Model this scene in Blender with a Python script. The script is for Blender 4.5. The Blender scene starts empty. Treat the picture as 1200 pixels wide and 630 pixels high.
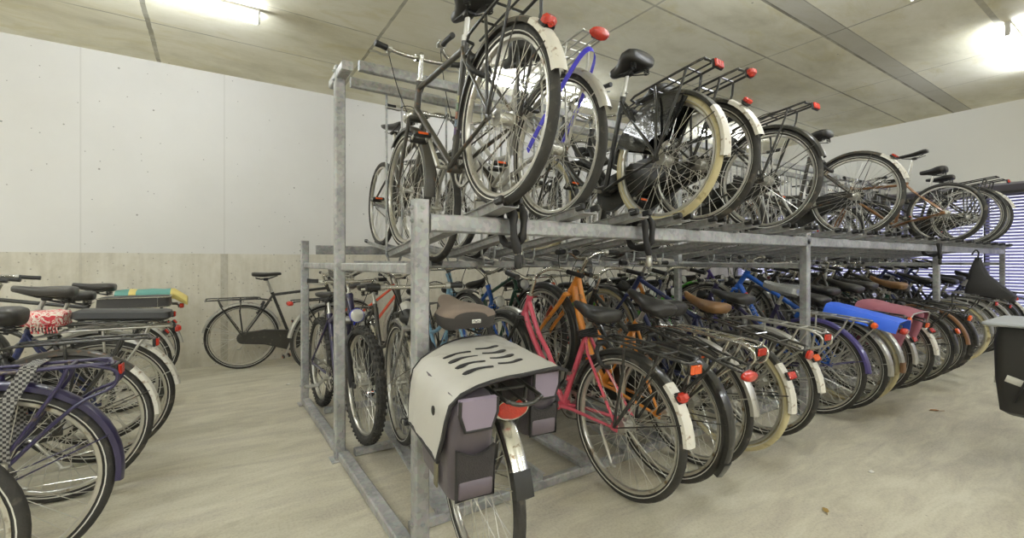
import bpy, math, random
from math import sin, cos, pi, radians, sqrt, atan2, hypot
from mathutils import Vector, Matrix, Euler

SC = bpy.context.scene
COL = SC.collection
rnd = random.Random(7)

# ------------------------------------------------------------------ materials
def lin(c):
    return tuple((x / 12.92 if x <= 0.04045 else ((x + 0.055) / 1.055) ** 2.4) for x in [v / 255 for v in c])

MATS = {}
def mat(name, rgb, rough=0.5, metal=0.0, var=0.12, scale=14.0, bump=0.0, bscale=60.0, coat=0.0,
        dirt=None, dirt_amt=0.0, dirt_scale=6.0, trans=0.0, emit=None, estr=0.0):
    if name in MATS:
        return MATS[name]
    m = bpy.data.materials.new(name)
    m.use_nodes = True
    nt = m.node_tree
    N, L = nt.nodes, nt.links
    bs = N['Principled BSDF']
    base = lin(rgb)
    tc = N.new('ShaderNodeTexCoord')
    no = N.new('ShaderNodeTexNoise')
    no.inputs['Scale'].default_value = scale
    no.inputs['Detail'].default_value = 4
    L.new(tc.outputs['Object'], no.inputs['Vector'])
    mx = N.new('ShaderNodeMix'); mx.data_type = 'RGBA'
    a = tuple(max(0, c * (1 - var)) for c in base) + (1,)
    b = tuple(min(1, c * (1 + var)) for c in base) + (1,)
    mx.inputs[6].default_value = a; mx.inputs[7].default_value = b
    L.new(no.outputs['Fac'], mx.inputs[0])
    out = mx.outputs[2]
    if dirt is not None:
        n2 = N.new('ShaderNodeTexNoise'); n2.inputs['Scale'].default_value = dirt_scale; n2.inputs['Detail'].default_value = 6
        L.new(tc.outputs['Object'], n2.inputs['Vector'])
        rp = N.new('ShaderNodeValToRGB')
        rp.color_ramp.elements[0].position = 0.62 - dirt_amt * 0.4
        rp.color_ramp.elements[1].position = 0.72 - dirt_amt * 0.3
        L.new(n2.outputs['Fac'], rp.inputs[0])
        m2 = N.new('ShaderNodeMix'); m2.data_type = 'RGBA'
        L.new(rp.outputs[0], m2.inputs[0]); L.new(out, m2.inputs[6])
        m2.inputs[7].default_value = lin(dirt) + (1,)
        out = m2.outputs[2]
    L.new(out, bs.inputs['Base Color'])
    bs.inputs['Roughness'].default_value = rough
    bs.inputs['Metallic'].default_value = metal
    bs.inputs['Coat Weight'].default_value = coat
    if trans: bs.inputs['Transmission Weight'].default_value = trans
    if emit is not None:
        bs.inputs['Emission Color'].default_value = lin(emit) + (1,)
        bs.inputs['Emission Strength'].default_value = estr
    if bump > 0:
        nb = N.new('ShaderNodeTexNoise'); nb.inputs['Scale'].default_value = bscale; nb.inputs['Detail'].default_value = 3
        L.new(tc.outputs['Object'], nb.inputs['Vector'])
        bp = N.new('ShaderNodeBump'); bp.inputs['Strength'].default_value = bump; bp.inputs['Distance'].default_value = 0.01
        L.new(nb.outputs['Fac'], bp.inputs['Height']); L.new(bp.outputs[0], bs.inputs['Normal'])
    MATS[name] = m
    return m

RUST = (112, 78, 48)
def paint(rgb, rough=0.32):
    return mat('paint_%d_%d_%d' % rgb, rgb, rough, 0.0, 0.10, 9, coat=0.35, dirt=(96, 84, 68), dirt_amt=0.03, dirt_scale=22)
M_black = mat('black_enamel', (45, 44, 40), 0.3, 0, 0.3, 12, coat=0.4, dirt=(92, 86, 76), dirt_amt=0.04, dirt_scale=25)
M_dark = mat('dark_steel_enamel', (74, 71, 64), 0.34, 0.2, 0.25, 14, coat=0.3, dirt=RUST, dirt_amt=0.03, dirt_scale=28)
M_chrome = mat('worn_chrome', (214, 212, 204), 0.22, 1.0, 0.08, 20, dirt=(128, 108, 84), dirt_amt=0.02, dirt_scale=40)
M_alu = mat('brushed_aluminium', (196, 194, 186), 0.36, 0.9, 0.1, 22)
M_rim = mat('wheel_rim_alloy', (205, 202, 192), 0.3, 0.85, 0.1, 24, dirt=(130, 110, 84), dirt_amt=0.03, dirt_scale=18)
M_spoke = mat('spoke_steel', (206, 204, 196), 0.3, 0.8, 0.05)
M_rubber = mat('tyre_rubber', (56, 54, 50), 0.75, 0, 0.25, 30, bump=0.25, bscale=160, dirt=(96, 90, 80), dirt_amt=0.06, dirt_scale=14)
M_cream = mat('cream_tyre_rubber', (206, 194, 152), 0.75, 0, 0.15, 20, bump=0.2, bscale=160, dirt=(140, 124, 88), dirt_amt=0.06, dirt_scale=14)
M_stripe = mat('reflective_tyre_stripe', (212, 210, 200), 0.5, 0, 0.15, 30)
M_blackplastic = mat('black_plastic', (42, 41, 39), 0.45, 0, 0.2, 20)
M_leather = mat('black_saddle_vinyl', (48, 46, 43), 0.38, 0, 0.2, 16, bump=0.12, bscale=220)
M_brown = mat('brown_saddle_leather', (124, 92, 58), 0.35, 0, 0.25, 12, bump=0.1, bscale=120)
M_red = mat('red_reflector_plastic', (196, 50, 32), 0.18, 0, 0.2, 60, coat=0.6, bump=0.3, bscale=180)
M_orange = mat('orange_reflector_plastic', (232, 98, 40), 0.18, 0, 0.15, 60, coat=0.6)
M_white = mat('white_mudguard_paint', (226, 222, 210), 0.42, 0, 0.06, 20, dirt=(138, 106, 70), dirt_amt=0.07, dirt_scale=30)
M_silver = mat('silver_mudguard', (192, 190, 182), 0.34, 0.7, 0.1, 12, dirt=(120, 104, 84), dirt_amt=0.03, dirt_scale=26)
M_gal = None
M_cable = mat('cable_black', (30, 29, 28), 0.5)
M_glass = mat('lamp_lens', (226, 226, 218), 0.12, 0.2, 0.05, 40, coat=0.6)

def galvanised():
    m = bpy.data.materials.new('galvanised_steel'); m.use_nodes = True
    N, L = m.node_tree.nodes, m.node_tree.links
    bs = N['Principled BSDF']; tc = N.new('ShaderNodeTexCoord')
    vo = N.new('ShaderNodeTexVoronoi'); vo.inputs['Scale'].default_value = 55
    L.new(tc.outputs['Object'], vo.inputs['Vector'])
    no = N.new('ShaderNodeTexNoise'); no.inputs['Scale'].default_value = 5; no.inputs['Detail'].default_value = 8
    L.new(tc.outputs['Object'], no.inputs['Vector'])
    r1 = N.new('ShaderNodeValToRGB')
    r1.color_ramp.elements[0].color = lin((136, 135, 128)) + (1,); r1.color_ramp.elements[0].position = 0.3
    r1.color_ramp.elements[1].color = lin((188, 187, 179)) + (1,); r1.color_ramp.elements[1].position = 0.72
    L.new(no.outputs['Fac'], r1.inputs[0])
    mx = N.new('ShaderNodeMix'); mx.data_type = 'RGBA'; mx.blend_type = 'OVERLAY'; mx.inputs[0].default_value = 0.22
    L.new(r1.outputs[0], mx.inputs[6]); L.new(vo.outputs['Color'], mx.inputs[7])
    hs = N.new('ShaderNodeHueSaturation'); hs.inputs['Saturation'].default_value = 0.25
    L.new(mx.outputs[2], hs.inputs['Color'])
    L.new(hs.outputs[0], bs.inputs['Base Color'])
    bs.inputs['Metallic'].default_value = 0.3; bs.inputs['Roughness'].default_value = 0.48
    return m
M_gal = galvanised()

# ------------------------------------------------------------------ mesh builder
class MB:
    def __init__(s): s.v = []; s.f = []; s.m = []
    def add(s, vs, fs, mi=0):
        b = len(s.v); s.v.extend([tuple(p) for p in vs])
        for f in fs:
            s.f.append(tuple(b + i for i in f)); s.m.append(mi)
    def tube(s, pts, r=0.01, n=8, closed=False, caps=True, mi=0):
        P = [Vector(p) for p in pts]; k = len(P)
        rr = r if isinstance(r, (list, tuple)) else [r] * k
        T = []
        for i in range(k):
            if closed: t = P[(i + 1) % k] - P[i - 1]
            elif i == 0: t = P[1] - P[0]
            elif i == k - 1: t = P[-1] - P[-2]
            else: t = (P[i + 1] - P[i]).normalized() + (P[i] - P[i - 1]).normalized()
            if t.length < 1e-9: t = Vector((0, 0, 1))
            T.append(t.normalized())
        ref = Vector((0, 0, 1)) if abs(T[0].z) < 0.9 else Vector((1, 0, 0))
        nn = (ref - T[0] * ref.dot(T[0])).normalized()
        vs = []
        for i in range(k):
            nn = nn - T[i] * nn.dot(T[i])
            if nn.length < 1e-6: nn = T[i].orthogonal()
            nn.normalize()
            bb = T[i].cross(nn)
            for j in range(n):
                a = 2 * pi * j / n
                vs.append(P[i] + (nn * cos(a) + bb * sin(a)) * rr[i])
        fs = []
        for i in range(k if closed else k - 1):
            i2 = (i + 1) % k
            for j in range(n):
                j2 = (j + 1) % n
                fs.append((i * n + j, i * n + j2, i2 * n + j2, i2 * n + j))
        if caps and not closed:
            fs.append(tuple(range(n - 1, -1, -1))); fs.append(tuple((k - 1) * n + j for j in range(n)))
        s.add(vs, fs, mi)
    def ring(s, prof, nseg, c=(0, 0, 0), mis=None):
        # closed profile [(r, y)] turned about the Y axis
        vs = []; k = len(prof)
        for i in range(nseg):
            a = 2 * pi * i / nseg
            for (r, y) in prof: vs.append((c[0] + r * cos(a), c[1] + y, c[2] + r * sin(a)))
        for j in range(k):
            j2 = (j + 1) % k
            fs = [(i * k + j, i * k + j2, ((i + 1) % nseg) * k + j2, ((i + 1) % nseg) * k + j) for i in range(nseg)]
            if j == 0: s.add(vs, fs, mis[j] if mis else 0); b0 = len(s.v) - len(vs)
            else:
                for f in fs:
                    s.f.append(tuple(b0 + q for q in f)); s.m.append(mis[j] if mis else 0)
    def arc(s, prof, R, a0, a1, n, c=(0, 0, 0), mi=0):
        # closed profile [(y, dr)] swept round Y from a0 to a1 (degrees)
        vs = []; k = len(prof)
        for i in range(n + 1):
            a = radians(a0 + (a1 - a0) * i / n)
            for (y, dr) in prof: vs.append((c[0] + (R + dr) * cos(a), c[1] + y, c[2] + (R + dr) * sin(a)))
        fs = []
        for i in range(n):
            for j in range(k):
                j2 = (j + 1) % k
                fs.append((i * k + j, i * k + j2, (i + 1) * k + j2, (i + 1) * k + j))
        fs.append(tuple(range(k - 1, -1, -1))); fs.append(tuple(n * k + j for j in range(k)))
        s.add(vs, fs, mi)
    def lathe(s, prof, o=(0, 0, 0), ax=(0, 0, 1), n=14, mi=0):
        # open profile [(h, r)] along the axis
        o = Vector(o); ax = Vector(ax).normalized(); u = ax.orthogonal().normalized(); w = ax.cross(u)
        vs = []; k = len(prof)
        for (h, r) in prof:
            for j in range(n):
                a = 2 * pi * j / n
                vs.append(o + ax * h + (u * cos(a) + w * sin(a)) * max(r, 1e-4))
        fs = []
        for i in range(k - 1):
            for j in range(n):
                j2 = (j + 1) % n
                fs.append((i * n + j, i * n + j2, (i + 1) * n + j2, (i + 1) * n + j))
        fs.append(tuple(range(n - 1, -1, -1))); fs.append(tuple((k - 1) * n + j for j in range(n)))
        s.add(vs, fs, mi)
    def prism(s, prof, p0, p1, up=(0, 0, 1), mi=0):
        # closed 2D profile [(side, up)] extruded from p0 to p1
        p0 = Vector(p0); p1 = Vector(p1); t = (p1 - p0).normalized(); up = Vector(up)
        sd = t.cross(up)
        if sd.length < 1e-6: sd = t.orthogonal()
        sd.normalize(); u = sd.cross(t).normalized(); k = len(prof)
        vs = [p + sd * a + u * b for p in (p0, p1) for (a, b) in prof]
        fs = [(j, (j + 1) % k, k + (j + 1) % k, k + j) for j in range(k)]
        fs.append(tuple(range(k - 1, -1, -1))); fs.append(tuple(k + j for j in range(k)))
        s.add(vs, fs, mi)
    def beam(s, p0, p1, w, h, up=(0, 0, 1), ch=0.006, mi=0):
        a, b = w / 2, h / 2; ch = min(ch, a * .45, b * .45)
        s.prism([(-a + ch, -b), (a - ch, -b), (a, -b + ch), (a, b - ch), (a - ch, b), (-a + ch, b), (-a, b - ch), (-a, -b + ch)], p0, p1, up, mi)
    def box(s, c, d, ch=0.004, mi=0, M=None):
        # chamfered box
        x, y, z = [q / 2 for q in d]; ch = min(ch, x * .8, y * .8, z * .8)
        ring = lambda zz, i: [(-x + i + ch * 0, -y + i + ch, zz), (-x + i + ch, -y + i, zz), (x - i - ch, -y + i, zz), (x - i, -y + i + ch, zz),
                              (x - i, y - i - ch, zz), (x - i - ch, y - i, zz), (-x + i + ch, y - i, zz), (-x + i, y - i - ch, zz)]
        rs = [ring(-z, ch * .9), ring(-z + ch, 0), ring(z - ch, 0), ring(z, ch * .9)]
        s.loft(rs, mi, c, M)
    def loft(s, rings, mi=0, c=(0, 0, 0), M=None, caps=True, closed=True):
        k = len(rings[0]); vs = []
        for r in rings:
            for p in r:
                q = Vector(p)
                if M is not None: q = M @ q
                vs.append(q + Vector(c))
        fs = []
        for i in range(len(rings) - 1):
            for j in range(k if closed else k - 1):
                j2 = (j + 1) % k
                fs.append((i * k + j, i * k + j2, (i + 1) * k + j2, (i + 1) * k + j))
        if caps:
            fs.append(tuple(range(k - 1, -1, -1))); fs.append(tuple((len(rings) - 1) * k + j for j in range(k)))
        s.add(vs, fs, mi)
    def poly(s, outline, y0, y1, mi=0):
        # XZ outline extruded along Y
        k = len(outline)
        vs = [(x, y0, z) for x, z in outline] + [(x, y1, z) for x, z in outline]
        fs = [(j, (j + 1) % k, k + (j + 1) % k, k + j) for j in range(k)]
        fs.append(tuple(range(k - 1, -1, -1))); fs.append(tuple(k + j for j in range(k)))
        s.add(vs, fs, mi)
    def mesh(s, name, mats, ang=38):
        me = bpy.data.meshes.new(name)
        me.from_pydata(s.v, [], s.f)
        for m in (mats if isinstance(mats, (list, tuple)) else [mats]): me.materials.append(m)
        me.polygons.foreach_set('material_index', s.m)
        me.validate(); me.update()
        import bmesh as _b
        bm = _b.new(); bm.from_mesh(me); _b.ops.recalc_face_normals(bm, faces=bm.faces); bm.to_mesh(me); bm.free()
        me.shade_smooth(); me.set_sharp_from_angle(angle=radians(ang))
        return me

def bez(p0, p1, p2, p3, n=10):
    p0, p1, p2, p3 = map(Vector, (p0, p1, p2, p3)); o = []
    for i in range(n + 1):
        t = i / n; u = 1 - t
        o.append(p0 * u**3 + p1 * 3 * u * u * t + p2 * 3 * u * t * t + p3 * t**3)
    return o
def smooth_path(pts, n=5):
    P = [Vector(p) for p in pts]; o = []
    for i in range(len(P) - 1):
        a = P[i - 1] if i > 0 else P[i] * 2 - P[i + 1]
        b, c = P[i], P[i + 1]
        d = P[i + 2] if i + 2 < len(P) else P[i + 1] * 2 - P[i]
        for k in range(n):
            t = k / n
            o.append(0.5 * ((2 * b) + (c - a) * t + (2 * a - 5 * b + 4 * c - d) * t * t + (3 * b - a - 3 * c + d) * t**3))
    o.append(P[-1]); return o

# ------------------------------------------------------------------ object helpers
def link(name, data, parent=None, M=None):
    o = bpy.data.objects.new(name, data); COL.objects.link(o)
    if parent is not None: o.parent = parent
    if M is not None: o.matrix_basis = M
    return o
def tag(o, label, cat, group=None, kind=None):
    if label: o['label'] = label
    if cat: o['category'] = cat
    if group: o['group'] = group
    if kind: o['kind'] = kind
    return o
def empty(name, label, cat, M, group=None):
    o = link(name, None, None, M); o.empty_display_size = 0.1
    return tag(o, label, cat, group)
CACHE = {}
def cached(key, fn):
    if key not in CACHE: CACHE[key] = fn()
    return CACHE[key]
def struct(name, mb, m, ang=30):
    o = link(name, mb.mesh(name, m, ang)); o['kind'] = 'structure'; return o

# ------------------------------------------------------------------ bicycle meshes (local frame: rear contact at origin, +X forward, +Y left)
def geo(R, wb, st, ht, sa=70):
    A = Vector((0, 0, R)); F = Vector((wb, 0, R)); BB = Vector((0.46, 0, 0.285))
    sd = Vector((-cos(radians(sa)), 0, sin(radians(sa))))
    S = BB + sd * st
    ax = Vector((-0.375, 0, 0.927)); p = Vector((0.927, 0, 0.375))
    Q = F - p * 0.05 + ax * (R + 0.065)
    Lh = Q + ax * 0.025; U = Lh + ax * ht
    return dict(A=A, F=F, BB=BB, sd=sd, S=S, ax=ax, Q=Q, L=Lh, U=U, R=R)

def tyre_mesh(R, kind, stripe, seg):
    def mk():
        rt = {'knobby': 0.027, 'slim': 0.0165}.get(kind, 0.0205)
        rm = R - rt
        th = [0, 28, 55, 82, 104, 117, 150, 180, 210, 243, 256, 278, 305, 332]
        prof = [(rm + rt * cos(radians(t)), rt * sin(radians(t))) for t in th]
        mis = [0] * len(th)
        if stripe: mis[4] = 1; mis[9] = 1
        mb = MB(); mb.ring(prof, seg, mis=mis)
        if kind == 'knobby':
            for i in range(54):
                a = 2 * pi * i / 54
                for sgn in (-1, 1):
                    b = a + (0.03 if sgn > 0 else 0)
                    M = Matrix.Rotation(-b, 4, 'Y')
                    mb.box(M @ Vector((R - 0.001, sgn * 0.0105, 0)), (0.008, 0.012, 0.02), 0.002, M=M.to_3x3())
                    mb.box(M @ Vector((R - 0.009, sgn * 0.0235, 0)), (0.01, 0.008, 0.016), 0.002, M=M.to_3x3())
        return mb.mesh('tyre', [M_cream if kind == 'cream' else M_rubber, M_stripe], 60)
    return cached(('tyre', R, kind, stripe, seg), mk)
def rim_mesh(R, kind, m, seg):
    def mk():
        q = R - (0.052 if kind == 'knobby' else 0.039)
        mb = MB(); mb.ring([(q, -.0125), (q, -.009), (q - .004, -.006), (q - .004, .006), (q, .009), (q, .0125), (q - .011, .0125), (q - .016, .006), (q - .016, -.006), (q - .011, -.0125)], seg)
        return mb.mesh('rim', m, 40)
    return cached(('rim', R, kind, m.name, seg), mk)
def spokes_mesh(R, kind, n, rear, thick=0.0015):
    def mk():
        q = R - (0.052 if kind == 'knobby' else 0.039) - .014
        mb = MB(); hr = 0.03 if rear else 0.022
        for i in range(n):
            a = 2 * pi * i / n; sd = 1 if i % 2 else -1
            off = radians(62) * (1 if (i // 2) % 2 else -1)
            p0 = (hr * cos(a + off), sd * .033, hr * sin(a + off)); p1 = (q * cos(a), sd * .004, q * sin(a))
            mb.tube([p0, p1], thick, 4, caps=False)
        return mb.mesh('spokes', M_spoke, 80)
    return cached(('sp', R, kind, n, rear, thick), mk)
def hub_mesh(rear, drum=False):
    def mk():
        mb = MB(); w = 0.062 if rear else 0.05
        fr = 0.034 if rear else 0.026; br = (0.026 if rear else 0.014)
        if drum: fr, br = 0.05, 0.046
        mb.lathe([(-w, .005), (-w, .009), (-w + .012, .009), (-w + .012, .005), (-.046, .006), (-.036, br), (-.035, fr), (-.031, fr), (-.03, br), (.03, br), (.031, fr), (.035, fr), (.036, br), (.046, .006), (w - .012, .005), (w - .012, .009), (w, .009), (w, .005)], ax=(0, 1, 0), n=16)
        if rear:
            for k in range(20):
                a = 2 * pi * k / 20
                mb.box((0.036 * cos(a), -.044, .036 * sin(a)), (.008, .004, .006), .001)
            mb.lathe([(-.046, .02), (-.046, .035), (-.042, .035), (-.042, .02)], ax=(0, 1, 0), n=18)
        return mb.mesh('hub', M_alu, 35)
    return cached(('hub', rear, drum), mk)

def frame_mesh(style, R, wb, st, ht, m):
    def mk():
        g = geo(R, wb, st, ht); mb = MB()
        A, BB, S, L, U, ax, sd = g['A'], g['BB'], g['S'], g['L'], g['U'], g['ax'], g['sd']
        big = style in ('mtb', 'cruiser', 'alloy'); rt = 0.0195 if big else 0.0155
        mb.tube([BB, S + sd * .01], rt * (.9 if big else 1), 12)
        mb.tube([S - sd * .02, S + sd * .012], rt * 1.18, 12)
        mb.tube([L - ax * .012, U + ax * .012], 0.0185 if not big else .022, 14)
        for q in (L, U): mb.tube([q - ax * .008, q + ax * .008], .0215 if not big else .025, 14)
        mb.tube([BB + Vector((0, -.038, 0)), BB + Vector((0, .038, 0))], .022, 14)
        if style in ('diamond', 'mtb'):
            mb.tube([U - ax * .03, S - sd * .03 if style == 'diamond' else BB + sd * (st * .9)], rt, 12)
            mb.tube([L + ax * .03, BB], rt * 1.1, 12)
        elif style == 'step':
            mb.tube(bez(L + ax * .02, (L.x - .06, 0, L.z - .14), (BB.x + .14, 0, BB.z + .16), BB + sd * .015, 10), rt * 1.08, 12)
            mb.tube(smooth_path([U - ax * .03, (U.x - .1, 0, U.z - .2), (BB.x + .17, 0, BB.z + .27), (BB.x + .09, 0, BB.z + .19), BB + sd * .165], 6), rt * .95, 12)
        elif style == 'mixte':
            mb.tube([U - ax * .03, BB + sd * (st * .52)], rt * .95, 12)
            mb.tube([L + ax * .02, BB], rt * 1.05, 12)
        elif style == 'oma':
            mb.tube(bez(L + ax * .03, (L.x - .08, 0, L.z - .2), (BB.x + .2, 0, BB.z + .02), BB + sd * .03, 12), rt * 1.2, 12)
            mb.tube(bez(U - ax * .04, (U.x - .1, 0, U.z - .26), (BB.x + .2, 0, BB.z + .16), BB + sd * .2, 12), rt, 12)
        elif style in ('cruiser', 'alloy'):
            mb.tube(bez(L + ax * .05, (L.x - .1, 0, L.z - .14), (BB.x + .16, 0, BB.z + .1), BB + sd * .01, 12), rt * 1.15, 14)
            mb.tube(bez(U - ax * .03, (U.x - .08, 0, U.z - .22), (BB.x + .14, 0, BB.z + .24), BB + sd * (st * .42), 12), rt * .9, 12)
        for s in (-1, 1):
            y0, y1 = s * .026, s * .066
            mb.tube([(BB.x - .02, y0, BB.z), (BB.x - .12, s * .036, BB.z + .02), (A.x + .02, y1, A.z - .004)], [.011, .010, .0075], 8)
            top = S - sd * (.03 if style != 'oma' else .03)
            mb.tube([(top.x, s * .014, top.z), (top.x - .05, s * .034, top.z - .09), (A.x + .004, y1, A.z + .018)], [.009, .0085, .007], 8)
            mb.box((A.x + .006, y1, A.z), (.045, .006, .036), .004)
        mb.tube([(BB.x - .1, -.032, BB.z + .018), (BB.x - .1, .032, BB.z + .018)], .007, 8)
        return mb.mesh('frame', m, 45)
    return cached(('frame', style, R, wb, st, ht, m.name), mk)

def fork_mesh(R, wb, st, ht, kind, m):
    def mk():
        g = geo(R, wb, st, ht); mb = MB(); Q, F, ax, U = g['Q'], g['F'], g['ax'], g['U']
        mb.tube([Q - ax * .005, U + ax * .02], .0125, 12)
        if kind == 'susp':
            for s in (-1, 1):
                mb.tube([Q + Vector((0, s * .058, 0)) + ax * .03, Q + Vector((0, s * .058, 0)) - ax * .16], .0155, 12, mi=1)
                b = F + Vector((-.03, s * .058, 0))
                mb.tube([Q + Vector((0, s * .058, 0)) - ax * .13, b + ax * .02, b - ax * .015], [.022, .02, .016], 12, mi=2)
                mb.box((F.x - .005, s * .055, F.z), (.06, .014, .034), .004, mi=2)
            mb.box(Q + ax * .012, (.055, .15, .045), .012, mi=1)
            mb.arc([(-.012, -.02), (.012, -.02), (.012, .02), (-.012, .02)], .06, 0, 180, 10, c=(Q.x, 0, Q.z - .12), mi=2) if False else None
            pts = [(Q + ax * (-.14) + Vector((.03, .058 * cos(t), .07 * sin(t)))) for t in [pi * k / 10 for k in range(11)]]
            mb.tube(pts, .012, 8, mi=2)
        else:
            r = .0165 if kind == 'cruiser' else .0115
            mb.box(Q, (.05, .10, .024), .01)
            for s in (-1, 1):
                mid = Q * .45 + F * .55 + Vector((-.018, s * .05, 0))
                mb.tube(bez(Q + Vector((0, s * .042, 0)), Q + Vector((0, s * .048, 0)) - ax * .13, F + Vector((-.05, s * .052, .12)), F + Vector((0, s * .052, .01)), 9),
                        [r * (1 - .035 * i) for i in range(10)], 10)
                mb.box((F.x, s * .052, F.z), (.03, .006, .03), .004)
        return mb.mesh('fork', [m, M_alu, M_blackplastic] if kind == 'susp' else m, 45)
    return cached(('fork', R, wb, st, ht, kind, m.name), mk)

GUARD = [(-.029, -.016), (-.0265, .001), (-.014, .0075), (0, .009), (.014, .0075), (.0265, .001), (.029, -.016), (.0275, -.016), (.0245, -.001), (.013, .005), (0, .0065), (-.013, .005), (-.0245, -.001), (-.0275, -.016)]
def guard_mesh(R, a0, a1, m, c, rear, tip=False):
    def mk():
        mb = MB()
        sc = 1.07 if tip else 1.0
        prof = [(y * sc, d + (.0025 if tip else 0)) for y, d in GUARD]
        mb.arc(prof, R + .017, a0, a1, max(6, int(abs(a1 - a0) / 7)), c=c)
        if not tip:
            for aa in ((158, 120) if rear else (150,)):
                a = radians(aa)
                for s in (-1, 1):
                    mb.tube([(c[0], s * .07, c[2]), (c[0] + .1 * cos(a), s * .062, c[2] + .1 * sin(a)), (c[0] + (R + .01) * cos(a), s * .03, c[2] + (R + .01) * sin(a))], .0028, 6)
        return mb.mesh('mudguard', m, 50)
    return cached(('guard', R, a0, a1, m.name, tuple(c), rear, tip), mk)
def flap_mesh(R, a, c, m):
    def mk():
        mb = MB()
        mb.arc([(-.033, -.014), (-.03, .006), (0, .013), (.03, .006), (.033, -.014), (.03, -.014), (.027, .002), (0, .009), (-.027, .002), (-.03, -.014)], R + .02, a - 6, a + 6, 5, c=c)
        return mb.mesh('mudflap', m, 50)
    return cached(('flap', R, a, tuple(c), m.name), mk)

def rack_mesh(R, m, style, zr):
    def mk():
        mb = MB(); z = zr; w = .062; x0, x1 = .16, -.33; r = .0055 if style == 'fine' else .0068
        loop = [(x0, -.02, z - .01), (x0 - .04, -w, z), (x1 + .05, -w, z), (x1 + .012, -w * .8, z - .004), (x1, -w * .35, z - .012), (x1, w * .35, z - .012), (x1 + .012, w * .8, z - .004), (x1 + .05, w, z), (x0 - .04, w, z), (x0, .02, z - .01)]
        mb.tube(smooth_path(loop, 3), r, 8)
        for x in ((.02, -.1, -.22) if style != 'fine' else (.06, 0, -.06, -.12, -.18, -.24)):
            mb.tube([(x, -w, z), (x, w, z)], r * .8, 6)
        for y in ((0,) if style != 'fine' else (-.025, .025)):
            mb.tube([(x0 - .02, y, z), (x1 + .01, y, z - .008)], r * .75, 6)
        for s in (-1, 1):
            mb.tube([(-.02, s * w, z), (-.03, s * .072, z - .12), (.0, s * .074, R + .012)], r, 8)
            mb.tube([(-.22, s * w, z), (-.2, s * .07, z - .06), (-.0, s * .076, R + .006)], r, 8)
            if style == 'spring':
                mb.tube([(.1, s * .03, z + .012), (-.05, s * .03, z + .03), (-.2, s * .03, z + .012)], .004, 6)
        mb.tube([(x0, -.02, z - .01), (.27, -.02, z - .03)], r * .8, 6); mb.tube([(x0, .02, z - .01), (.27, .02, z - .03)], r * .8, 6)
        if style == 'loop':
            mb.tube(smooth_path([(x1 + .05, -w, z), (x1 - .02, -w, z - .03), (x1 - .01, -w * .9, z - .09), (x1 + .1, -.07, z - .15), (0, -.078, R + .01)], 4), r, 8)
            mb.tube(smooth_path([(x1 + .05, w, z), (x1 - .02, w, z - .03), (x1 - .01, w * .9, z - .09), (x1 + .1, .07, z - .15), (0, .078, R + .01)], 4), r, 8)
        return mb.mesh('luggage_rack', m, 50)
    return cached(('rack', R, m.name, style, zr), mk)

def reflector_mesh(kind, m):
    def mk():
        mb = MB()
        if kind == 'rect':
            mb.box((.006, 0, 0), (.016, .086, .052), .004, mi=1); mb.box((-.006, 0, 0), (.014, .08, .046), .006)
            for k in range(-2, 3): mb.box((-.0135, k * .015, 0), (.003, .008, .04), .001)
        elif kind == 'wide':
            pr = []
            for x, s in ((.014, .8), (.008, 1), (-.012, 1), (-.024, .82), (-.028, .6)):
                pr.append([(x, s * .058 * cos(t) * (1 if abs(cos(t)) < .8 else 1), s * .026 * sin(t) + (.003 if sin(t) > 0 else 0)) for t in [2 * pi * k / 20 for k in range(20)]])
            mb.loft(pr); mb.box((.018, 0, .0), (.014, .07, .032), .004, mi=1)
        elif kind == 'round':
            mb.lathe([(0, .022), (.01, .026), (.02, .026), (.026, .02)], ax=(-1, 0, 0), n=18); mb.lathe([(-.012, .018), (0, .028), (.006, .028)], ax=(-1, 0, 0), n=18, mi=1)
        elif kind == 'lamp':
            mb.box((0, 0, 0), (.05, .062, .05), .014); mb.box((.014, 0, .004), (.03, .066, .056), .012, mi=1)
        elif kind == 'heart':
            o = []
            for k in range(28):
                t = 2 * pi * k / 28
                o.append((.05 * cos(t) * (1 + .12 * abs(cos(t))), .034 * sin(t) - (.016 * math.exp(-(cos(t) / .35) ** 2) if sin(t) > 0 else 0)))
            mb.loft([[(x, y * s, z * s) for y, z in o] for x, s in ((.02, .75), (.012, 1.12), (-.006, 1.16), (-.014, 1.05))], mi=1)
            mb.loft([[(x, y * s, z * s) for y, z in o] for x, s in ((-.012, 1.0), (-.02, .9), (-.027, .6))])
        if kind in ('wide', 'lamp', 'rect'): mb.v = [(x * .86, y * .86, z * .86) for x, y, z in mb.v]
        return mb.mesh('reflector', [m, M_chrome if kind == 'heart' else M_blackplastic], 35)
    return cached(('refl', kind, m.name), mk)

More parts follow.
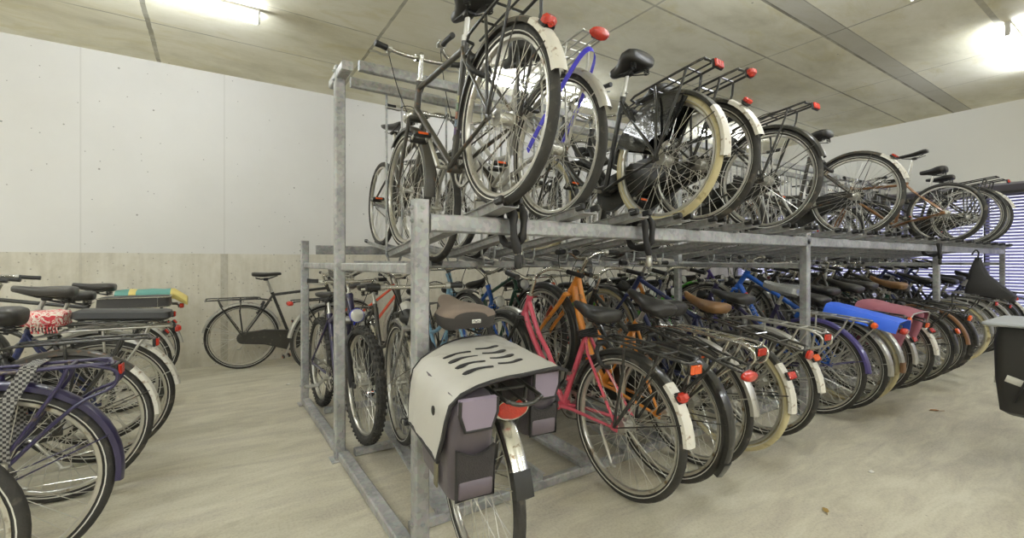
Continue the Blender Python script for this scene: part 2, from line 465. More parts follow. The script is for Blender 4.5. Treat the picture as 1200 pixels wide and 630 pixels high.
def saddle_rings(kind, grow=0.0, n=18):
    prof = {  # x, half width, top z, depth
        'city': [(-.135, .055, -.012, .04), (-.128, .088, -.003, .058), (-.105, .103, .002, .066), (-.06, .104, .003, .066), (-.015, .078, 0, .06), (.03, .05, -.003, .052), (.075, .033, -.002, .046), (.115, .026, .002, .04), (.138, .019, .003, .034), (.146, .009, -.004, .022)],
        'sport': [(-.135, .03, -.002, .02), (-.128, .062, .006, .034), (-.105, .073, .008, .04), (-.06, .068, .004, .042), (-.015, .048, 0, .042), (.03, .032, -.002, .038), (.075, .024, -.002, .034), (.115, .02, -.002, .03), (.138, .016, -.004, .026), (.146, .008, -.01, .016)],
        'gel': [(-.13, .06, 0, .05), (-.122, .095, .012, .075), (-.1, .112, .02, .085), (-.055, .112, .02, .084), (-.01, .088, .012, .076), (.03, .06, .006, .066), (.07, .042, .004, .058), (.105, .034, .004, .052), (.125, .026, .002, .044), (.134, .012, -.006, .028)],
        'leather': [(-.14, .05, .004, .045), (-.13, .082, .012, .06), (-.105, .096, .012, .07), (-.06, .088, .004, .07), (-.015, .062, -.004, .062), (.03, .042, -.008, .055), (.08, .03, -.006, .05), (.125, .024, .002, .044), (.15, .02, .008, .036), (.158, .01, .006, .024)],
    }[kind]
    out = []
    for x, w, t, d in prof:
        w += grow; t += grow; d += grow * 2
        r = []
        for k in range(n):
            a = 2 * pi * k / n; ca, sa = cos(a), sin(a)
            y = w * (1 if ca > 0 else -1) * abs(ca) ** .72
            if sa >= 0: z = t - d * .35 + d * .35 * sa ** .8 + .004 * (1 - abs(ca))
            else: z = t - d * .35 - d * .65 * abs(sa) ** .5
            if sa < 0: y *= (1 - .16 * abs(sa))
            r.append((x, y, z))
        out.append(r)
    return out
def saddle_mesh(kind, m):
    def mk():
        mb = MB(); mb.loft(saddle_rings(kind)); return mb.mesh('saddle', m, 55)
    return cached(('saddle', kind, m.name), mk)
def springs_mesh(kind):
    def mk():
        mb = MB()
        for s in (-1, 1):
            mb.tube([(.11, s * .012, -.035), (.03, s * .022, -.062), (-.05, s * .022, -.066), (-.1, s * .04, -.05)], .0038, 6)
            if kind != 'sport':
                pts = []
                for k in range(37):
                    t = k / 36
                    pts.append((-.092 + .014 * cos(t * 2 * pi * 4), s * .055 + .014 * sin(t * 2 * pi * 4), -.05 - .045 * t))
                mb.tube(pts, .0032, 5)
                mb.tube([(-.092, s * .06, -.096), (-.03, s * .02, -.085), (0, 0, -.075)], .004, 6)
        mb.box((-.005, 0, -.068), (.045, .05, .026), .006)
        return mb.mesh('saddle_rails', M_blackplastic, 45)
    return cached(('springs', kind), mk)

def bar_pts(kind):
    if kind == 'swept': h = [(0, 0, 0), (.012, .05, .004), (.03, .11, .03), (.025, .19, .055), (-.03, .255, .055), (-.10, .275, .045), (-.2, .285, .035)]
    elif kind == 'oma': h = [(0, 0, 0), (.01, .05, .01), (.035, .10, .06), (.03, .18, .10), (-.03, .24, .10), (-.11, .265, .09), (-.22, .27, .07)]
    elif kind == 'cruiser': h = [(0, 0, 0), (.01, .06, .0), (.0, .13, .035), (-.02, .2, .05), (-.09, .27, .045), (-.17, .3, .03)]
    elif kind == 'flat': h = [(0, 0, 0), (0, .1, 0), (-.01, .2, .004), (-.025, .29, .008)]
    else: h = [(0, 0, 0), (0, .06, .0), (-.004, .12, .03), (-.02, .2, .042), (-.05, .3, .045)]
    return [(x, y * .84, z) for x, y, z in h]
def bar_mesh(kind, m):
    def mk():
        h = bar_pts(kind); mb = MB()
        full = [(x, -y, z) for x, y, z in h[:0:-1]] + h
        mb.tube(smooth_path(full, 4), .0112, 10)
        mb.tube([(0, -.022, 0), (0, .022, 0)], .018, 12)
        return mb.mesh('handlebar', m, 50)
    return cached(('bar', kind, m.name), mk)
def grip_mesh(kind, s, m):
    def mk():
        h = smooth_path(bar_pts(kind), 4); n = 6 if kind not in ('flat', 'riser') else 4
        pts = [(p.x, s * p.y, p.z) for p in h[-n:]]
        d = (Vector(pts[-1]) - Vector(pts[-2])).normalized()
        pts.append(tuple(Vector(pts[-1]) + d * .008))
        rr = [.0165] + [.0155] * (len(pts) - 3) + [.0175, .0165]
        mb = MB(); mb.tube(pts, rr, 10)
        return mb.mesh('grip', m, 50)
    return cached(('grip', kind, s, m.name), mk)
def lever_mesh(kind, s):
    def mk():
        h = smooth_path(bar_pts(kind), 4); n = 6 if kind not in ('flat', 'riser') else 4
        a = h[-n - 1]; b = h[-1]; d = (b - a).normalized(); mb = MB()
        p = Vector((a.x, s * a.y, a.z)); d = Vector((d.x, s * d.y, d.z))
        f = Vector((1, 0, -.35)).normalized() if abs(d.x) < .7 else Vector((0, s, -.35)).normalized()
        mb.tube([p - d * .006, p + d * .018], .0185, 10)
        mb.tube([p + f * .01, p + f * .04], .01, 8)
        mb.tube(smooth_path([p + f * .035 - d * .005, p + f * .05 + d * .03, p + f * .05 + d * .075, p + f * .062 + d * .10], 4), [.006] * 13, 8)
        return mb.mesh('brake_lever', M_alu, 50)
    return cached(('lever', kind, s), mk)
def cables_mesh(kind, Ht, Q):
    def mk():
        h = smooth_path(bar_pts(kind), 4); n = 6 if kind not in ('flat', 'riser') else 4
        a = h[-n - 1]; mb = MB(); Hv = Vector(Ht); Qv = Vector(Q)
        for s in (-1, 1):
            p = Hv + Vector((a.x, s * a.y, a.z)); e = Qv + Vector((.02, s * .012, -.02))
            mb.tube(bez(p + Vector((.03, 0, 0)), p + Vector((.14, -s * .05, .04)), e + Vector((.12, s * .05, .22)), e, 12), .0028, 5)
        return mb.mesh('brake_cables', M_cable, 60)
    return cached(('cables', kind, tuple(round(x, 3) for x in Ht), tuple(round(x, 3) for x in Q)), mk)

def chain_mesh(kind, R, m):
    def mk():
        mb = MB(); BBx, BBz = .46, .285
        if kind == 'full':
            o = []
            for k in range(13):
                a = radians(-100 + 200 * k / 12); o.append((BBx + .112 * cos(a), BBz + .112 * sin(a)))
            o += [(.2, R + .075), (.03, R + .058)]
            for k in range(9):
                a = radians(90 + 180 * k / 8); o.append((-.0 + .06 * cos(a), R + .06 * sin(a)))
            o += [(.2, R - .085)]
            mb.poly(o, -.075, -.042); 
            mb.lathe([(0, .045), (.004, .05), (.008, .04)], (BBx, -.075, BBz), (0, -1, 0), 18)
            mb.lathe([(0, .03), (.004, .032), (.006, .02)], (0, -.075, R), (0, -1, 0), 16)
            return mb.mesh('chain_case', m, 35)
        top = [(BBx + .085 * cos(radians(a)), -.046, BBz + .085 * sin(radians(a))) for a in range(-95, 96, 19)]
        bk = [(.036 * cos(radians(a)), -.046, R + .036 * sin(radians(a))) for a in range(95, 266, 19)]
        mb.tube(top + bk, .0042, 5, closed=True)
        if kind == 'guard':
            mb.prism([(-.004, -.03), (.004, -.03), (.004, .03), (-.004, .03)], (BBx + .05, -.055, BBz + .1), (.04, -.058, R + .055), (0, 0, 1))
        return mb.mesh('chain', M_dark, 50)
    return cached(('chain', kind, R, m.name), mk)
def crank_mesh(phase, ring):
    def mk():
        mb = MB()
        if ring:
            mb.ring([(.07, -.048), (.088, -.048), (.088, -.044), (.07, -.044)], 30)
            for k in range(5):
                a = 2 * pi * k / 5 + .3
                mb.beam((.0, -.05, 0), (.075 * cos(a), -.048, .075 * sin(a)), .016, .006, (0, 1, 0), .002)
        mb.tube([(0, -.085, 0), (0, .075, 0)], .011, 10)
        for s in (-1, 1):
            a = phase + (0 if s > 0 else pi); y = s * .078
            mb.tube([(0, y, 0), (.165 * cos(a), y + s * .012, .165 * sin(a))], [.0125, .009], 8)
            mb.tube([(.165 * cos(a), y, .165 * sin(a)), (.165 * cos(a), y + s * .03, .165 * sin(a))], .0085, 8)
        return mb.mesh('crank', M_alu, 40)
    return cached(('crank', phase, ring), mk)
def pedal_mesh(kind):
    def mk():
        mb = MB()
        if kind == 'block':
            mb.box((.026, 0, 0), (.022, .085, .022), .004); mb.box((-.026, 0, 0), (.022, .085, .022), .004)
            mb.box((0, .036, 0), (.06, .008, .018), .003, mi=1); mb.box((0, -.036, 0), (.06, .008, .018), .003, mi=1)
            mb.box((.0385, 0, 0), (.004, .05, .012), .001, mi=2); mb.box((-.0385, 0, 0), (.004, .05, .012), .001, mi=2)
        else:
            for x in (-.034, .034): mb.box((x, 0, 0), (.006, .09, .02), .002, mi=1)
            for y in (-.042, .042): mb.box((0, y, 0), (.07, .006, .018), .002, mi=1)
            mb.box((0, 0, 0), (.02, .08, .016), .004, mi=1)
            for k in range(5):
                for x in (-.034, .034): mb.box((x, -.036 + k * .018, .012), (.005, .008, .007), .001, mi=1)
        return mb.mesh('pedal', [M_blackplastic, M_alu, M_orange], 40)
    return cached(('pedal', kind), mk)

def guardcoat_mesh(R, s, m):
    def mk():
        mb = MB(); y = s * .048; o = []
        n = 14
        outer = [(cos(radians(a)) * (R - .01), R + sin(radians(a)) * (R - .01)) for a in [28 + (128 - 28) * k / n for k in range(n + 1)]]
        inner = [(cos(radians(a)) * .11, R + sin(radians(a)) * .11 + .02) for a in [128 - 100 * k / 5 for k in range(6)]]
        mb.poly(outer + inner, y - .0015, y + .0015)
        return mb.mesh('coat_guard', m, 30)
    return cached(('coat', R, s, m.name), mk)
def headlamp_mesh(m):
    def mk():
        mb = MB(); mb.lathe([(-.075, .004), (-.07, .018), (-.05, .032), (-.02, .041), (0, .044), (.008, .044)], ax=(1, 0, 0), n=18)
        mb.lathe([(.006, .042), (.01, .04), (.016, .02), (.018, .004)], ax=(1, 0, 0), n=18, mi=1)
        mb.tube([(-.03, 0, -.03), (-.06, 0, -.06)], .006, 6)
        return mb.mesh('headlamp', [m, M_glass], 35)
    return cached(('lamp', m.name), mk)
def lock_mesh():
    def mk():
        mb = MB()
        pts = [(.062 * cos(radians(a)), .062 * sin(radians(a)), 0) for a in range(-250, 71, 20)]
        mb.tube([(0, p[0] * .8, p[1]) for p in pts], .0115, 8)
        mb.box((0, 0, .066), (.026, .07, .03), .008)
        return mb.mesh('wheel_lock', M_blackplastic, 45)
    return cached(('lock',), mk)
def stand_mesh(R):
    def mk():
        mb = MB(); mb.tube([(.1, .05, R - .02), (.07, .085, R - .03), (-.02, .1, .19)], [.01, .008, .0075], 8)
        mb.box((-.03, .102, .185), (.04, .014, .014), .004)
        return mb.mesh('kickstand', M_alu, 45)
    return cached(('stand', R), mk)
def bell_mesh(m):
    def mk():
        mb = MB(); mb.lathe([(0, .008), (.012, .03), (.02, .031), (.034, .022), (.04, .006)], n=16)
        mb.box((0, 0, -.004), (.02, .026, .012), .003)
        return mb.mesh('bell', m, 40)
    return cached(('bell', m.name), mk)
def basket_mesh(m):
    def mk():
        mb = MB(); 
        for k in range(7):
            z = k * .03; a, b = .09 + .0045 * k, .13 + .006 * k
            mb.tube([(-a, -b, z), (a, -b, z), (a, b, z), (-a, b, z)], .003 if k < 6 else .006, 5, closed=True)
        for k in range(-5, 6):
            y = k * .026
            mb.tube([(-.117, y * 1.25, .18), (-.09, y, 0), (.09, y, 0), (.117, y * 1.25, .18)], .002, 4)
        for k in range(-3, 4):
            x = k * .028
            mb.tube([(x * 1.25, -.166, .18), (x, -.13, 0), (x, .13, 0), (x * 1.25, .166, .18)], .002, 4)
        return mb.mesh('basket', m, 60)
    return cached(('basket', m.name), mk)
def coil_mesh():
    def mk():
        mb = MB(); pts = []
        for k in range(80):
            t = k / 79; a = t * 2 * pi * 3.6
            pts.append((.05 * cos(a) + .004 * sin(7 * a), .045 * sin(a), -.02 + .035 * t))
        mb.tube(pts, .0052, 6); mb.box((.05, 0, 0), (.03, .02, .05), .005)
        return mb.mesh('cable_lock', M_cable, 60)
    return cached(('coil',), mk)

# ------------------------------------------------------------------ the bicycle
def place_matrix(x, y, z, yaw, pitch, roll, R=.345, flat=False):
    M = Matrix.Translation((x, y, z)) @ Euler((radians(roll), -radians(pitch), radians(yaw)), 'XYZ').to_matrix().to_4x4()
    if flat:   # rear wheel rests on level ground although the nose is raised
        p = radians(pitch); d = Matrix.Rotation(radians(yaw), 3, 'Z') @ Vector((R * sin(p), 0, 0))
        M = Matrix.Translation((d.x, d.y, R * (1 - cos(p)))) @ M
    return M
N_BIKE = [0]
def bike(label, x, y, yaw, z=0, pitch=0, roll=0, steer=0, style='diamond', m=None, st=.52, ht=.15, R=.345, wb=1.09, tyre='road', stripe=True,
         rim=None, rg=None, tip=None, fg='same', flap=None, rack='plain', rackm=None, refl=None, gref=None, saddle='city', sm=None, post=.10,
         bar='swept', barm=None, stem=.1, chain='full', cm=None, coat=None, lock=True, stand=False, lamp=True, fork='rigid', fm=None,
         group=None, lod=0, flat=False, bell=False, coil=False, basket=False, gm=None, drum=False, cover=False, ra=(14, 172), springs=True, extra=None, levers=True):
    N_BIKE[0] += 1; idx = N_BIKE[0]
    M = place_matrix(x, y, z, yaw, pitch, roll, R, flat)
    root = empty('bicycle', label, 'bicycle', M, group)
    m = m or M_black; rim = rim or M_rim; sm = sm or M_leather; barm = barm or M_chrome; cm = cm or M_black; gm = gm or M_blackplastic; fm = fm or m
    g = geo(R, wb, st, ht); seg = 56 if lod == 0 else (40 if lod == 1 else 30); ns = 36 if lod == 0 else (32 if lod == 1 else 24)
    link('frame', frame_mesh(style, R, wb, st, ht, m), root)
    # steering group
    piv = g['U']; ms = Matrix.Translation(piv) @ Matrix.Rotation(radians(steer), 4, g['ax']) @ Matrix.Translation(-piv)
    link('fork', fork_mesh(R, wb, st, ht, fork, fm), root, ms)
    H = g['U'] + g['ax'] * stem + Vector((.045, 0, .0))
    def stem_fn():
        mb = MB(); mb.tube([g['U'] + g['ax'] * .005, g['U'] + g['ax'] * (stem - .005)], .0112, 12); mb.tube([g['U'] + g['ax'] * (stem - .03), g['U'] + g['ax'] * stem + Vector((.01, 0, .004)), H], [.0125, .0135, .014], 12)
        return mb.mesh('stem', barm, 45)
    link('stem', cached(('stem', R, wb, st, ht, stem, barm.name), stem_fn), root, ms)
    def cup_fn():
        mb = MB(); mb.lathe([(-.006, .017), (-.005, .0215), (.005, .0215), (.007, .016)], n=14); return mb.mesh('headset_cup', M_chrome, 40)
    ra_ = g['ax'].to_track_quat('Z', 'X').to_matrix().to_4x4()
    for q in (g['L'] - g['ax'] * .016, g['U'] + g['ax'] * .014): link('headset_cup', cached(('cup',), cup_fn), root, Matrix.Translation(q) @ ra_)
    hb = link('handlebar', bar_mesh(bar, barm), root, ms @ Matrix.Translation(H))
    for s in (-1, 1):
        link('grip', grip_mesh(bar, s, gm), hb)
        if levers: link('brake_lever', lever_mesh(bar, s), hb)
    if bell: link('bell', bell_mesh(M_blackplastic if bell == 'black' else M_chrome), hb, Matrix.Translation((.0, .07, .012)))
    if levers and lod < 2: link('brake_cables', cables_mesh(bar, H, g['Q']), root, ms)
    # wheels
    for rear in (True, False):
        c = g['A'] if rear else g['F']
        mw = Matrix.Translation(c) @ Matrix.Rotation(idx * .37 + (0 if rear else 1), 4, 'Y')
        w = link('rear_wheel' if rear else 'front_wheel', rim_mesh(R, tyre, rim, seg), root, mw if rear else ms @ mw)
        link('tyre', tyre_mesh(R, tyre, stripe, seg), w); link('spokes', spokes_mesh(R, tyre, ns, rear, .0015 if lod < 2 else .0018), w); link('hub', hub_mesh(rear, drum and rear), w)
    # mudguards
    if rg is not None:
        rgo = link('rear_mudguard', guard_mesh(R, ra[0], ra[1], rg, tuple(g['A']), True), root)
        if tip is not None:
            o = link('mudguard_tip', guard_mesh(R, ra[1] - 42, ra[1] + 1, tip, tuple(g['A']), True, True), rgo); o['label'] = 'white mudguard tip' if tip is M_white else 'contrasting mudguard tip'
        if flap is not None: link('mudflap', flap_mesh(R, ra[1] + 4, tuple(g['A']), flap), rgo)
        if gref is not None:
            a = radians(ra[1] - 30 if gref[0] != 'heart' else 124)
            pos = g['A'] + Vector((cos(a), 0, sin(a))) * (R + .042)
            if gref[0] == 'heart': pos = g['A'] + Vector((cos(a), 0, sin(a))) * (R + .075)
            link('tail_reflector', reflector_mesh(*gref), rgo, Matrix.Translation(pos) @ Matrix.Rotation(-(a - pi) if gref[0] != 'heart' else 0, 4, 'Y'))
    if fg is not None and (rg is not None or fg != 'same'):
        link('front_mudguard', guard_mesh(R, 62, 200, rg if fg == 'same' else fg, tuple(g['F']), False), root, ms)
    zr = R * 2 + .062
    if rack:
        rk = link('luggage_rack', rack_mesh(R, rackm or M_black, rack, zr), root)
        if refl is not None: link('rear_reflector', reflector_mesh(*refl), rk, Matrix.Translation((-.352, 0, zr - .012 - (.02 if refl[0] == 'rect' else .012))))
    # saddle
    sp = g['S'] + g['sd'] * post
    def post_fn():
        mb = MB(); mb.tube([g['S'] - g['sd'] * .02, sp + g['sd'] * .012], .0125, 12); mb.lathe([(-.012, .019), (.012, .019)], g['S'] + g['sd'] * .012, g['sd'], 12); mb.box(g['S'] + Vector((-.026, 0, .012)), (.02, .018, .012), .003)
        return mb.mesh('seat_post', M_alu if barm is not M_black else M_black, 45)
    link('seat_post', cached(('post', R, wb, st, ht, post, barm is M_black), post_fn), root)
    Ms = Matrix.Translation(sp + Vector((-.01, 0, .078))) @ Matrix.Rotation(radians(-2), 4, 'Y')
    sd = link('saddle', saddle_mesh(saddle, sm), root, Ms); link('saddle_rails', springs_mesh(saddle), sd)
    root['_sx'] = 0; del root['_sx']
    # drive
    if chain: link('chain_case' if chain == 'full' else 'chain', chain_mesh(chain, R, cm), root)
    ph = [0.4, 2.1, -0.6, 1.2, 2.8][idx % 5]
    ck = link('crank', crank_mesh(ph, chain != 'full'), root, Matrix.Translation(g['BB']))
    for s in (-1, 1):
        a = ph + (0 if s > 0 else pi)
        link('pedal', pedal_mesh('block' if tyre != 'knobby' else 'cage'), ck, Matrix.Translation((.165 * cos(a), s * .135, .165 * sin(a))) @ Matrix.Rotation(.25 * s, 4, 'Y'))
    if coat is not None:
        for s in (-1, 1): link('coat_guard', guardcoat_mesh(R, s, coat), root)
    if lock and rg is not None:
        a = radians(62); link('wheel_lock', lock_mesh(), root, Matrix.Translation(g['A'] + Vector((cos(a), 0, sin(a))) * (R - .005)) @ Matrix.Rotation(-(a - pi / 2), 4, 'Y'))
    if lamp:
        link('headlamp', headlamp_mesh(M_chrome if lamp == 'chrome' else lamp if hasattr(lamp, 'node_tree') else M_blackplastic), root, ms @ Matrix.Translation(g['L'] + Vector((.10, 0, .02))))
    if stand and lod < 2: link('kickstand', stand_mesh(R), root)
    if coil:
        o = link('cable_lock', coil_mesh(), root, Matrix.Translation(g['S'] + Vector((0, 0, -.02 if coil is True else coil))) @ Matrix.Rotation(.4, 4, 'Y'))
    if basket: link('basket', basket_mesh(basket), root, ms @ Matrix.Translation(H + Vector((.16, 0, -.12))))
    info = dict(root=root, M=M, g=g, H=H, sp=sp, Ms=Ms, zr=zr, R=R, ms=ms)
    return info

# ------------------------------------------------------------------ setting
def node_mat(name):
    m = bpy.data.materials.new(name); m.use_nodes = True
    N, L = m.node_tree.nodes, m.node_tree.links
    return m, N, L, N['Principled BSDF'], N.new('ShaderNodeTexCoord')
def noise(N, L, vec, scale, detail=6, rough=.6, dist=0.0):
    n = N.new('ShaderNodeTexNoise'); n.inputs['Scale'].default_value = scale; n.inputs['Detail'].default_value = detail
    n.inputs['Roughness'].default_value = rough; n.inputs['Distortion'].default_value = dist
    L.new(vec, n.inputs['Vector']); return n.outputs['Fac']
def ramp(N, L, fac, stops):
    r = N.new('ShaderNodeValToRGB'); e = r.color_ramp.elements
    while len(e) < len(stops): e.new(0.5)
    for i, (p, c) in enumerate(stops):
        e[i].position = p; e[i].color = (lin(c) if max(c) > 1 else c) + (1,)
    L.new(fac, r.inputs[0]); return r.outputs[0]
def mixc(N, L, fac, a, b, blend='MIX'):
    x = N.new('ShaderNodeMix'); x.data_type = 'RGBA'; x.blend_type = blend
    for i, q in ((0, fac), (6, a), (7, b)):
        if isinstance(q, (int, float)): x.inputs[i].default_value = q
        elif isinstance(q, tuple): x.inputs[i].default_value = lin(q) + (1,)
        else: L.new(q, x.inputs[i])
    return x.outputs[2]
def mth(N, L, op, a, b=0.0):
    x = N.new('ShaderNodeMath'); x.operation = op
    for i, q in ((0, a), (1, b)):
        if isinstance(q, (int, float)): x.inputs[i].default_value = q
        else: L.new(q, x.inputs[i])
    return x.outputs[0]
def mapping(N, L, vec, sc):
    x = N.new('ShaderNodeMapping'); x.inputs['Scale'].default_value = sc; L.new(vec, x.inputs['Vector']); return x.outputs[0]
def pores(N, L, vec, scale, size, keep=0.62):
    v = N.new('ShaderNodeTexVoronoi'); v.inputs['Scale'].default_value = scale; L.new(vec, v.inputs['Vector'])
    a = mth(N, L, 'LESS_THAN', v.outputs['Distance'], size)
    s = N.new('ShaderNodeSeparateColor'); L.new(v.outputs['Color'], s.inputs[0])
    b = mth(N, L, 'GREATER_THAN', s.outputs[0], keep)
    return mth(N, L, 'MULTIPLY', a, b)

def floor_mat():
    m, N, L, bs, tc = node_mat('floor_concrete')
    o = tc.outputs['Object']
    a = ramp(N, L, noise(N, L, o, .55, 8, .62, .4), [(.3, (174, 169, 155)), (.5, (202, 198, 186)), (.7, (216, 213, 202))])
    b = ramp(N, L, noise(N, L, mapping(N, L, o, (1.2, 5, 1)), 1.6, 8, .7, .6), [(.35, (160, 154, 138)), (.6, (220, 216, 203))])
    c = mixc(N, L, .35, a, b)
    f = ramp(N, L, noise(N, L, o, 90, 3), [(.3, (128, 124, 114)), (.55, (176, 172, 160))])
    c = mixc(N, L, .5, c, f, 'OVERLAY')
    st = noise(N, L, o, 1.7, 7, .7)
    stf = ramp(N, L, st, [(.54, (0., 0., 0.)), (.72, (.6, .6, .6))])
    c = mixc(N, L, stf, c, (152, 144, 124))
    sp = pores(N, L, o, 9, .035, .8)
    c = mixc(N, L, mth(N, L, 'MULTIPLY', sp, .5), c, (92, 86, 74))
    L.new(c, bs.inputs['Base Color']); bs.inputs['Roughness'].default_value = .62
    bp = N.new('ShaderNodeBump'); bp.inputs['Strength'].default_value = .12; bp.inputs['Distance'].default_value = .01
    L.new(noise(N, L, o, 45, 5), bp.inputs['Height']); L.new(bp.outputs[0], bs.inputs['Normal'])
    return m
def wall_mat():
    m, N, L, bs, tc = node_mat('wall_painted_concrete')
    o = tc.outputs['Object']
    sx = N.new('ShaderNodeSeparateXYZ'); L.new(o, sx.inputs[0])
    white = ramp(N, L, noise(N, L, o, .8, 6), [(.3, (206, 204, 198)), (.7, (215, 213, 208))])
    grey = ramp(N, L, noise(N, L, mapping(N, L, o, (1.4, 1, .8)), 1.5, 9, .68, .5), [(.28, (188, 184, 172)), (.5, (214, 210, 199)), (.72, (226, 223, 213))])
    g2 = ramp(N, L, noise(N, L, mapping(N, L, o, (7, 1, .6)), 2.2, 6), [(.3, (180, 175, 161)), (.65, (214, 210, 198))])
    grey = mixc(N, L, .3, grey, g2)
    p3 = pores(N, L, o, 26, .2, .72)
    grey = mixc(N, L, mth(N, L, 'MULTIPLY', p3, .45), grey, (120, 114, 98))
    g3 = ramp(N, L, noise(N, L, o, 16, 6, .7), [(.36, (120, 116, 104)), (.6, (150, 148, 142))])
    grey = mixc(N, L, .35, grey, g3, 'OVERLAY')
    # formwork joints in the bare concrete
    for xx, amt in ((-1.09, .25), (0.08, .6)):
        d = mth(N, L, 'ABSOLUTE', mth(N, L, 'SUBTRACT', sx.outputs[0], xx))
        w = mth(N, L, 'MULTIPLY', mth(N, L, 'LESS_THAN', d, .035 if amt > .4 else .012), amt)
        w = mth(N, L, 'MULTIPLY', w, noise(N, L, o, 14, 4))
        grey = mixc(N, L, w, grey, (96, 88, 70))
        w2 = mth(N, L, 'MULTIPLY', mth(N, L, 'LESS_THAN', d, .006), .2)
        white = mixc(N, L, w2, white, (150, 146, 136))
    edge = mth(N, L, 'GREATER_THAN', sx.outputs[2], 1.222)
    c = mixc(N, L, edge, grey, white)
    p = pores(N, L, o, 7.5, .07, .83); p2 = pores(N, L, o, 19, .10, .85)
    c = mixc(N, L, mth(N, L, 'MULTIPLY', mth(N, L, 'MAXIMUM', p, p2), .62), c, (96, 92, 82))
    L.new(c, bs.inputs['Base Color']); bs.inputs['Roughness'].default_value = .8
    return m
def ceil_mat():
    m, N, L, bs, tc = node_mat('ceiling_concrete')
    o = tc.outputs['Object']
    sx = N.new('ShaderNodeSeparateXYZ'); L.new(o, sx.inputs[0])
    a = ramp(N, L, noise(N, L, mapping(N, L, o, (.7, 1.2, 1)), 1.1, 9, .66, .3), [(.3, (200, 195, 172)), (.5, (226, 222, 203)), (.72, (240, 237, 224))])
    y = ramp(N, L, noise(N, L, mapping(N, L, o, (.6, 1.6, 1)), 2.4, 6, .7, .8), [(.52, (0., 0., 0.)), (.72, (.62, .62, .62))])
    c = mixc(N, L, y, a, (208, 199, 154))
    f = ramp(N, L, noise(N, L, mapping(N, L, o, (1, 3, 1)), 26, 5), [(.3, (150, 148, 140)), (.7, (180, 178, 172))])
    c = mixc(N, L, .16, c, f, 'OVERLAY')
    sxx, syy = sx.outputs[0], sx.outputs[1]
    wob = mth(N, L, 'MULTIPLY', mth(N, L, 'SUBTRACT', noise(N, L, o, 5, 4), .5), .02)
    strip = mth(N, L, 'LESS_THAN', mth(N, L, 'ABSOLUTE', mth(N, L, 'SUBTRACT', syy, 1.82)), .09)
    c = mixc(N, L, mth(N, L, 'MULTIPLY', strip, .6), c, (168, 166, 158))
    brk = ramp(N, L, noise(N, L, o, 3.2, 6), [(.3, (.35, .35, .35)), (.6, (1., 1., 1.))])
    tot = None
    for yy, w, k in ((4.98, .007, .6), (4.15, .006, .55), (3.3, .009, .6), (2.43, .010, .7), (1.91, .012, .8), (1.735, .005, .5), (.98, .02, .5), (.1, .008, .6), (-.75, .008, .6), (-2.4, .01, .6)):
        d = mth(N, L, 'ABSOLUTE', mth(N, L, 'ADD', mth(N, L, 'SUBTRACT', syy, yy), mth(N, L, 'MULTIPLY', wob, .3)))
        q = mth(N, L, 'MULTIPLY', mth(N, L, 'LESS_THAN', d, w), k)
        tot = q if tot is None else mth(N, L, 'MAXIMUM', tot, q)
    for xx, w, k in ((-2.2, .012, .6), (-.49, .018, .7), (1.26, .014, .65), (2.97, .011, .6), (4.67, .009, .6), (6.4, .007, .55), (7.26, .006, .5), (-3.9, .01, .6)):
        d = mth(N, L, 'ABSOLUTE', mth(N, L, 'ADD', mth(N, L, 'SUBTRACT', sxx, xx), wob))
        q = mth(N, L, 'MULTIPLY', mth(N, L, 'LESS_THAN', d, w), k)
        tot = mth(N, L, 'MAXIMUM', tot, q)
    tot = mth(N, L, 'MULTIPLY', tot, brk)
    c = mixc(N, L, tot, c, (92, 87, 72))
    p = pores(N, L, o, 5, .05, .86)
    c = mixc(N, L, mth(N, L, 'MULTIPLY', p, .6), c, (100, 94, 78))
    L.new(c, bs.inputs['Base Color']); bs.inputs['Roughness'].default_value = .85
    bp = N.new('ShaderNodeBump'); bp.inputs['Strength'].default_value = .1; bp.inputs['Distance'].default_value = .01
    L.new(noise(N, L, o, 30, 6), bp.inputs['Height']); L.new(bp.outputs[0], bs.inputs['Normal'])
    return m
def slab(name, lo, hi, m):
    mb = MB(); c = [(a + b) / 2 for a, b in zip(lo, hi)]; d = [b - a for a, b in zip(lo, hi)]
    x, y, z = [q / 2 for q in d]
    vs = [(sx * x + c[0], sy * y + c[1], sz * z + c[2]) for sx in (-1, 1) for sy in (-1, 1) for sz in (-1, 1)]
    mb.add(vs, [(0, 1, 3, 2), (4, 6, 7, 5), (0, 4, 5, 1), (2, 3, 7, 6), (0, 2, 6, 4), (1, 5, 7, 3)])
    return struct(name, mb, m)

XL, XR, YF, YB, ZC = -4.6, 10.1, -4.2, 5.93, 3.2
WM = wall_mat(); CM = ceil_mat(); FM = floor_mat()
M_wall2 = mat('right_wall_paint', (224, 222, 214), .8, 0, .035, 1.2)
slab('floor', (XL - .2, YF - .2, -.2), (XR + .2, YB + .2, 0), FM)
slab('ceiling', (XL - .2, YF - .2, ZC), (XR + .2, YB + .2, ZC + .2), CM)
slab('wall_back', (XL - .2, YB, 0), (XR + .2, YB + .2, ZC), WM)
slab('wall_left', (XL - .2, YF - .2, 0), (XL, YB, ZC), WM)
slab('wall_front', (XL, YF - .2, 0), (XR + .2, YF, ZC), WM)
slab('wall_right', (8.57, YF, 2.16), (8.80, YB, ZC), M_wall2)
slab('trim_1', (8.80, YF, 2.20), (XR + .2, YB, 2.42), mat('lintel_concrete', (150, 146, 134), .8, 0, .1, 3))
slab('trim_2', (XR - .05, YF, 0), (XR + .12, YB, .10), mat('sill_concrete', (150, 146, 134), .8, 0, .1, 3))
M_wframe = mat('window_frame_aluminium', (150, 150, 150), .4, .6, .06, 12)
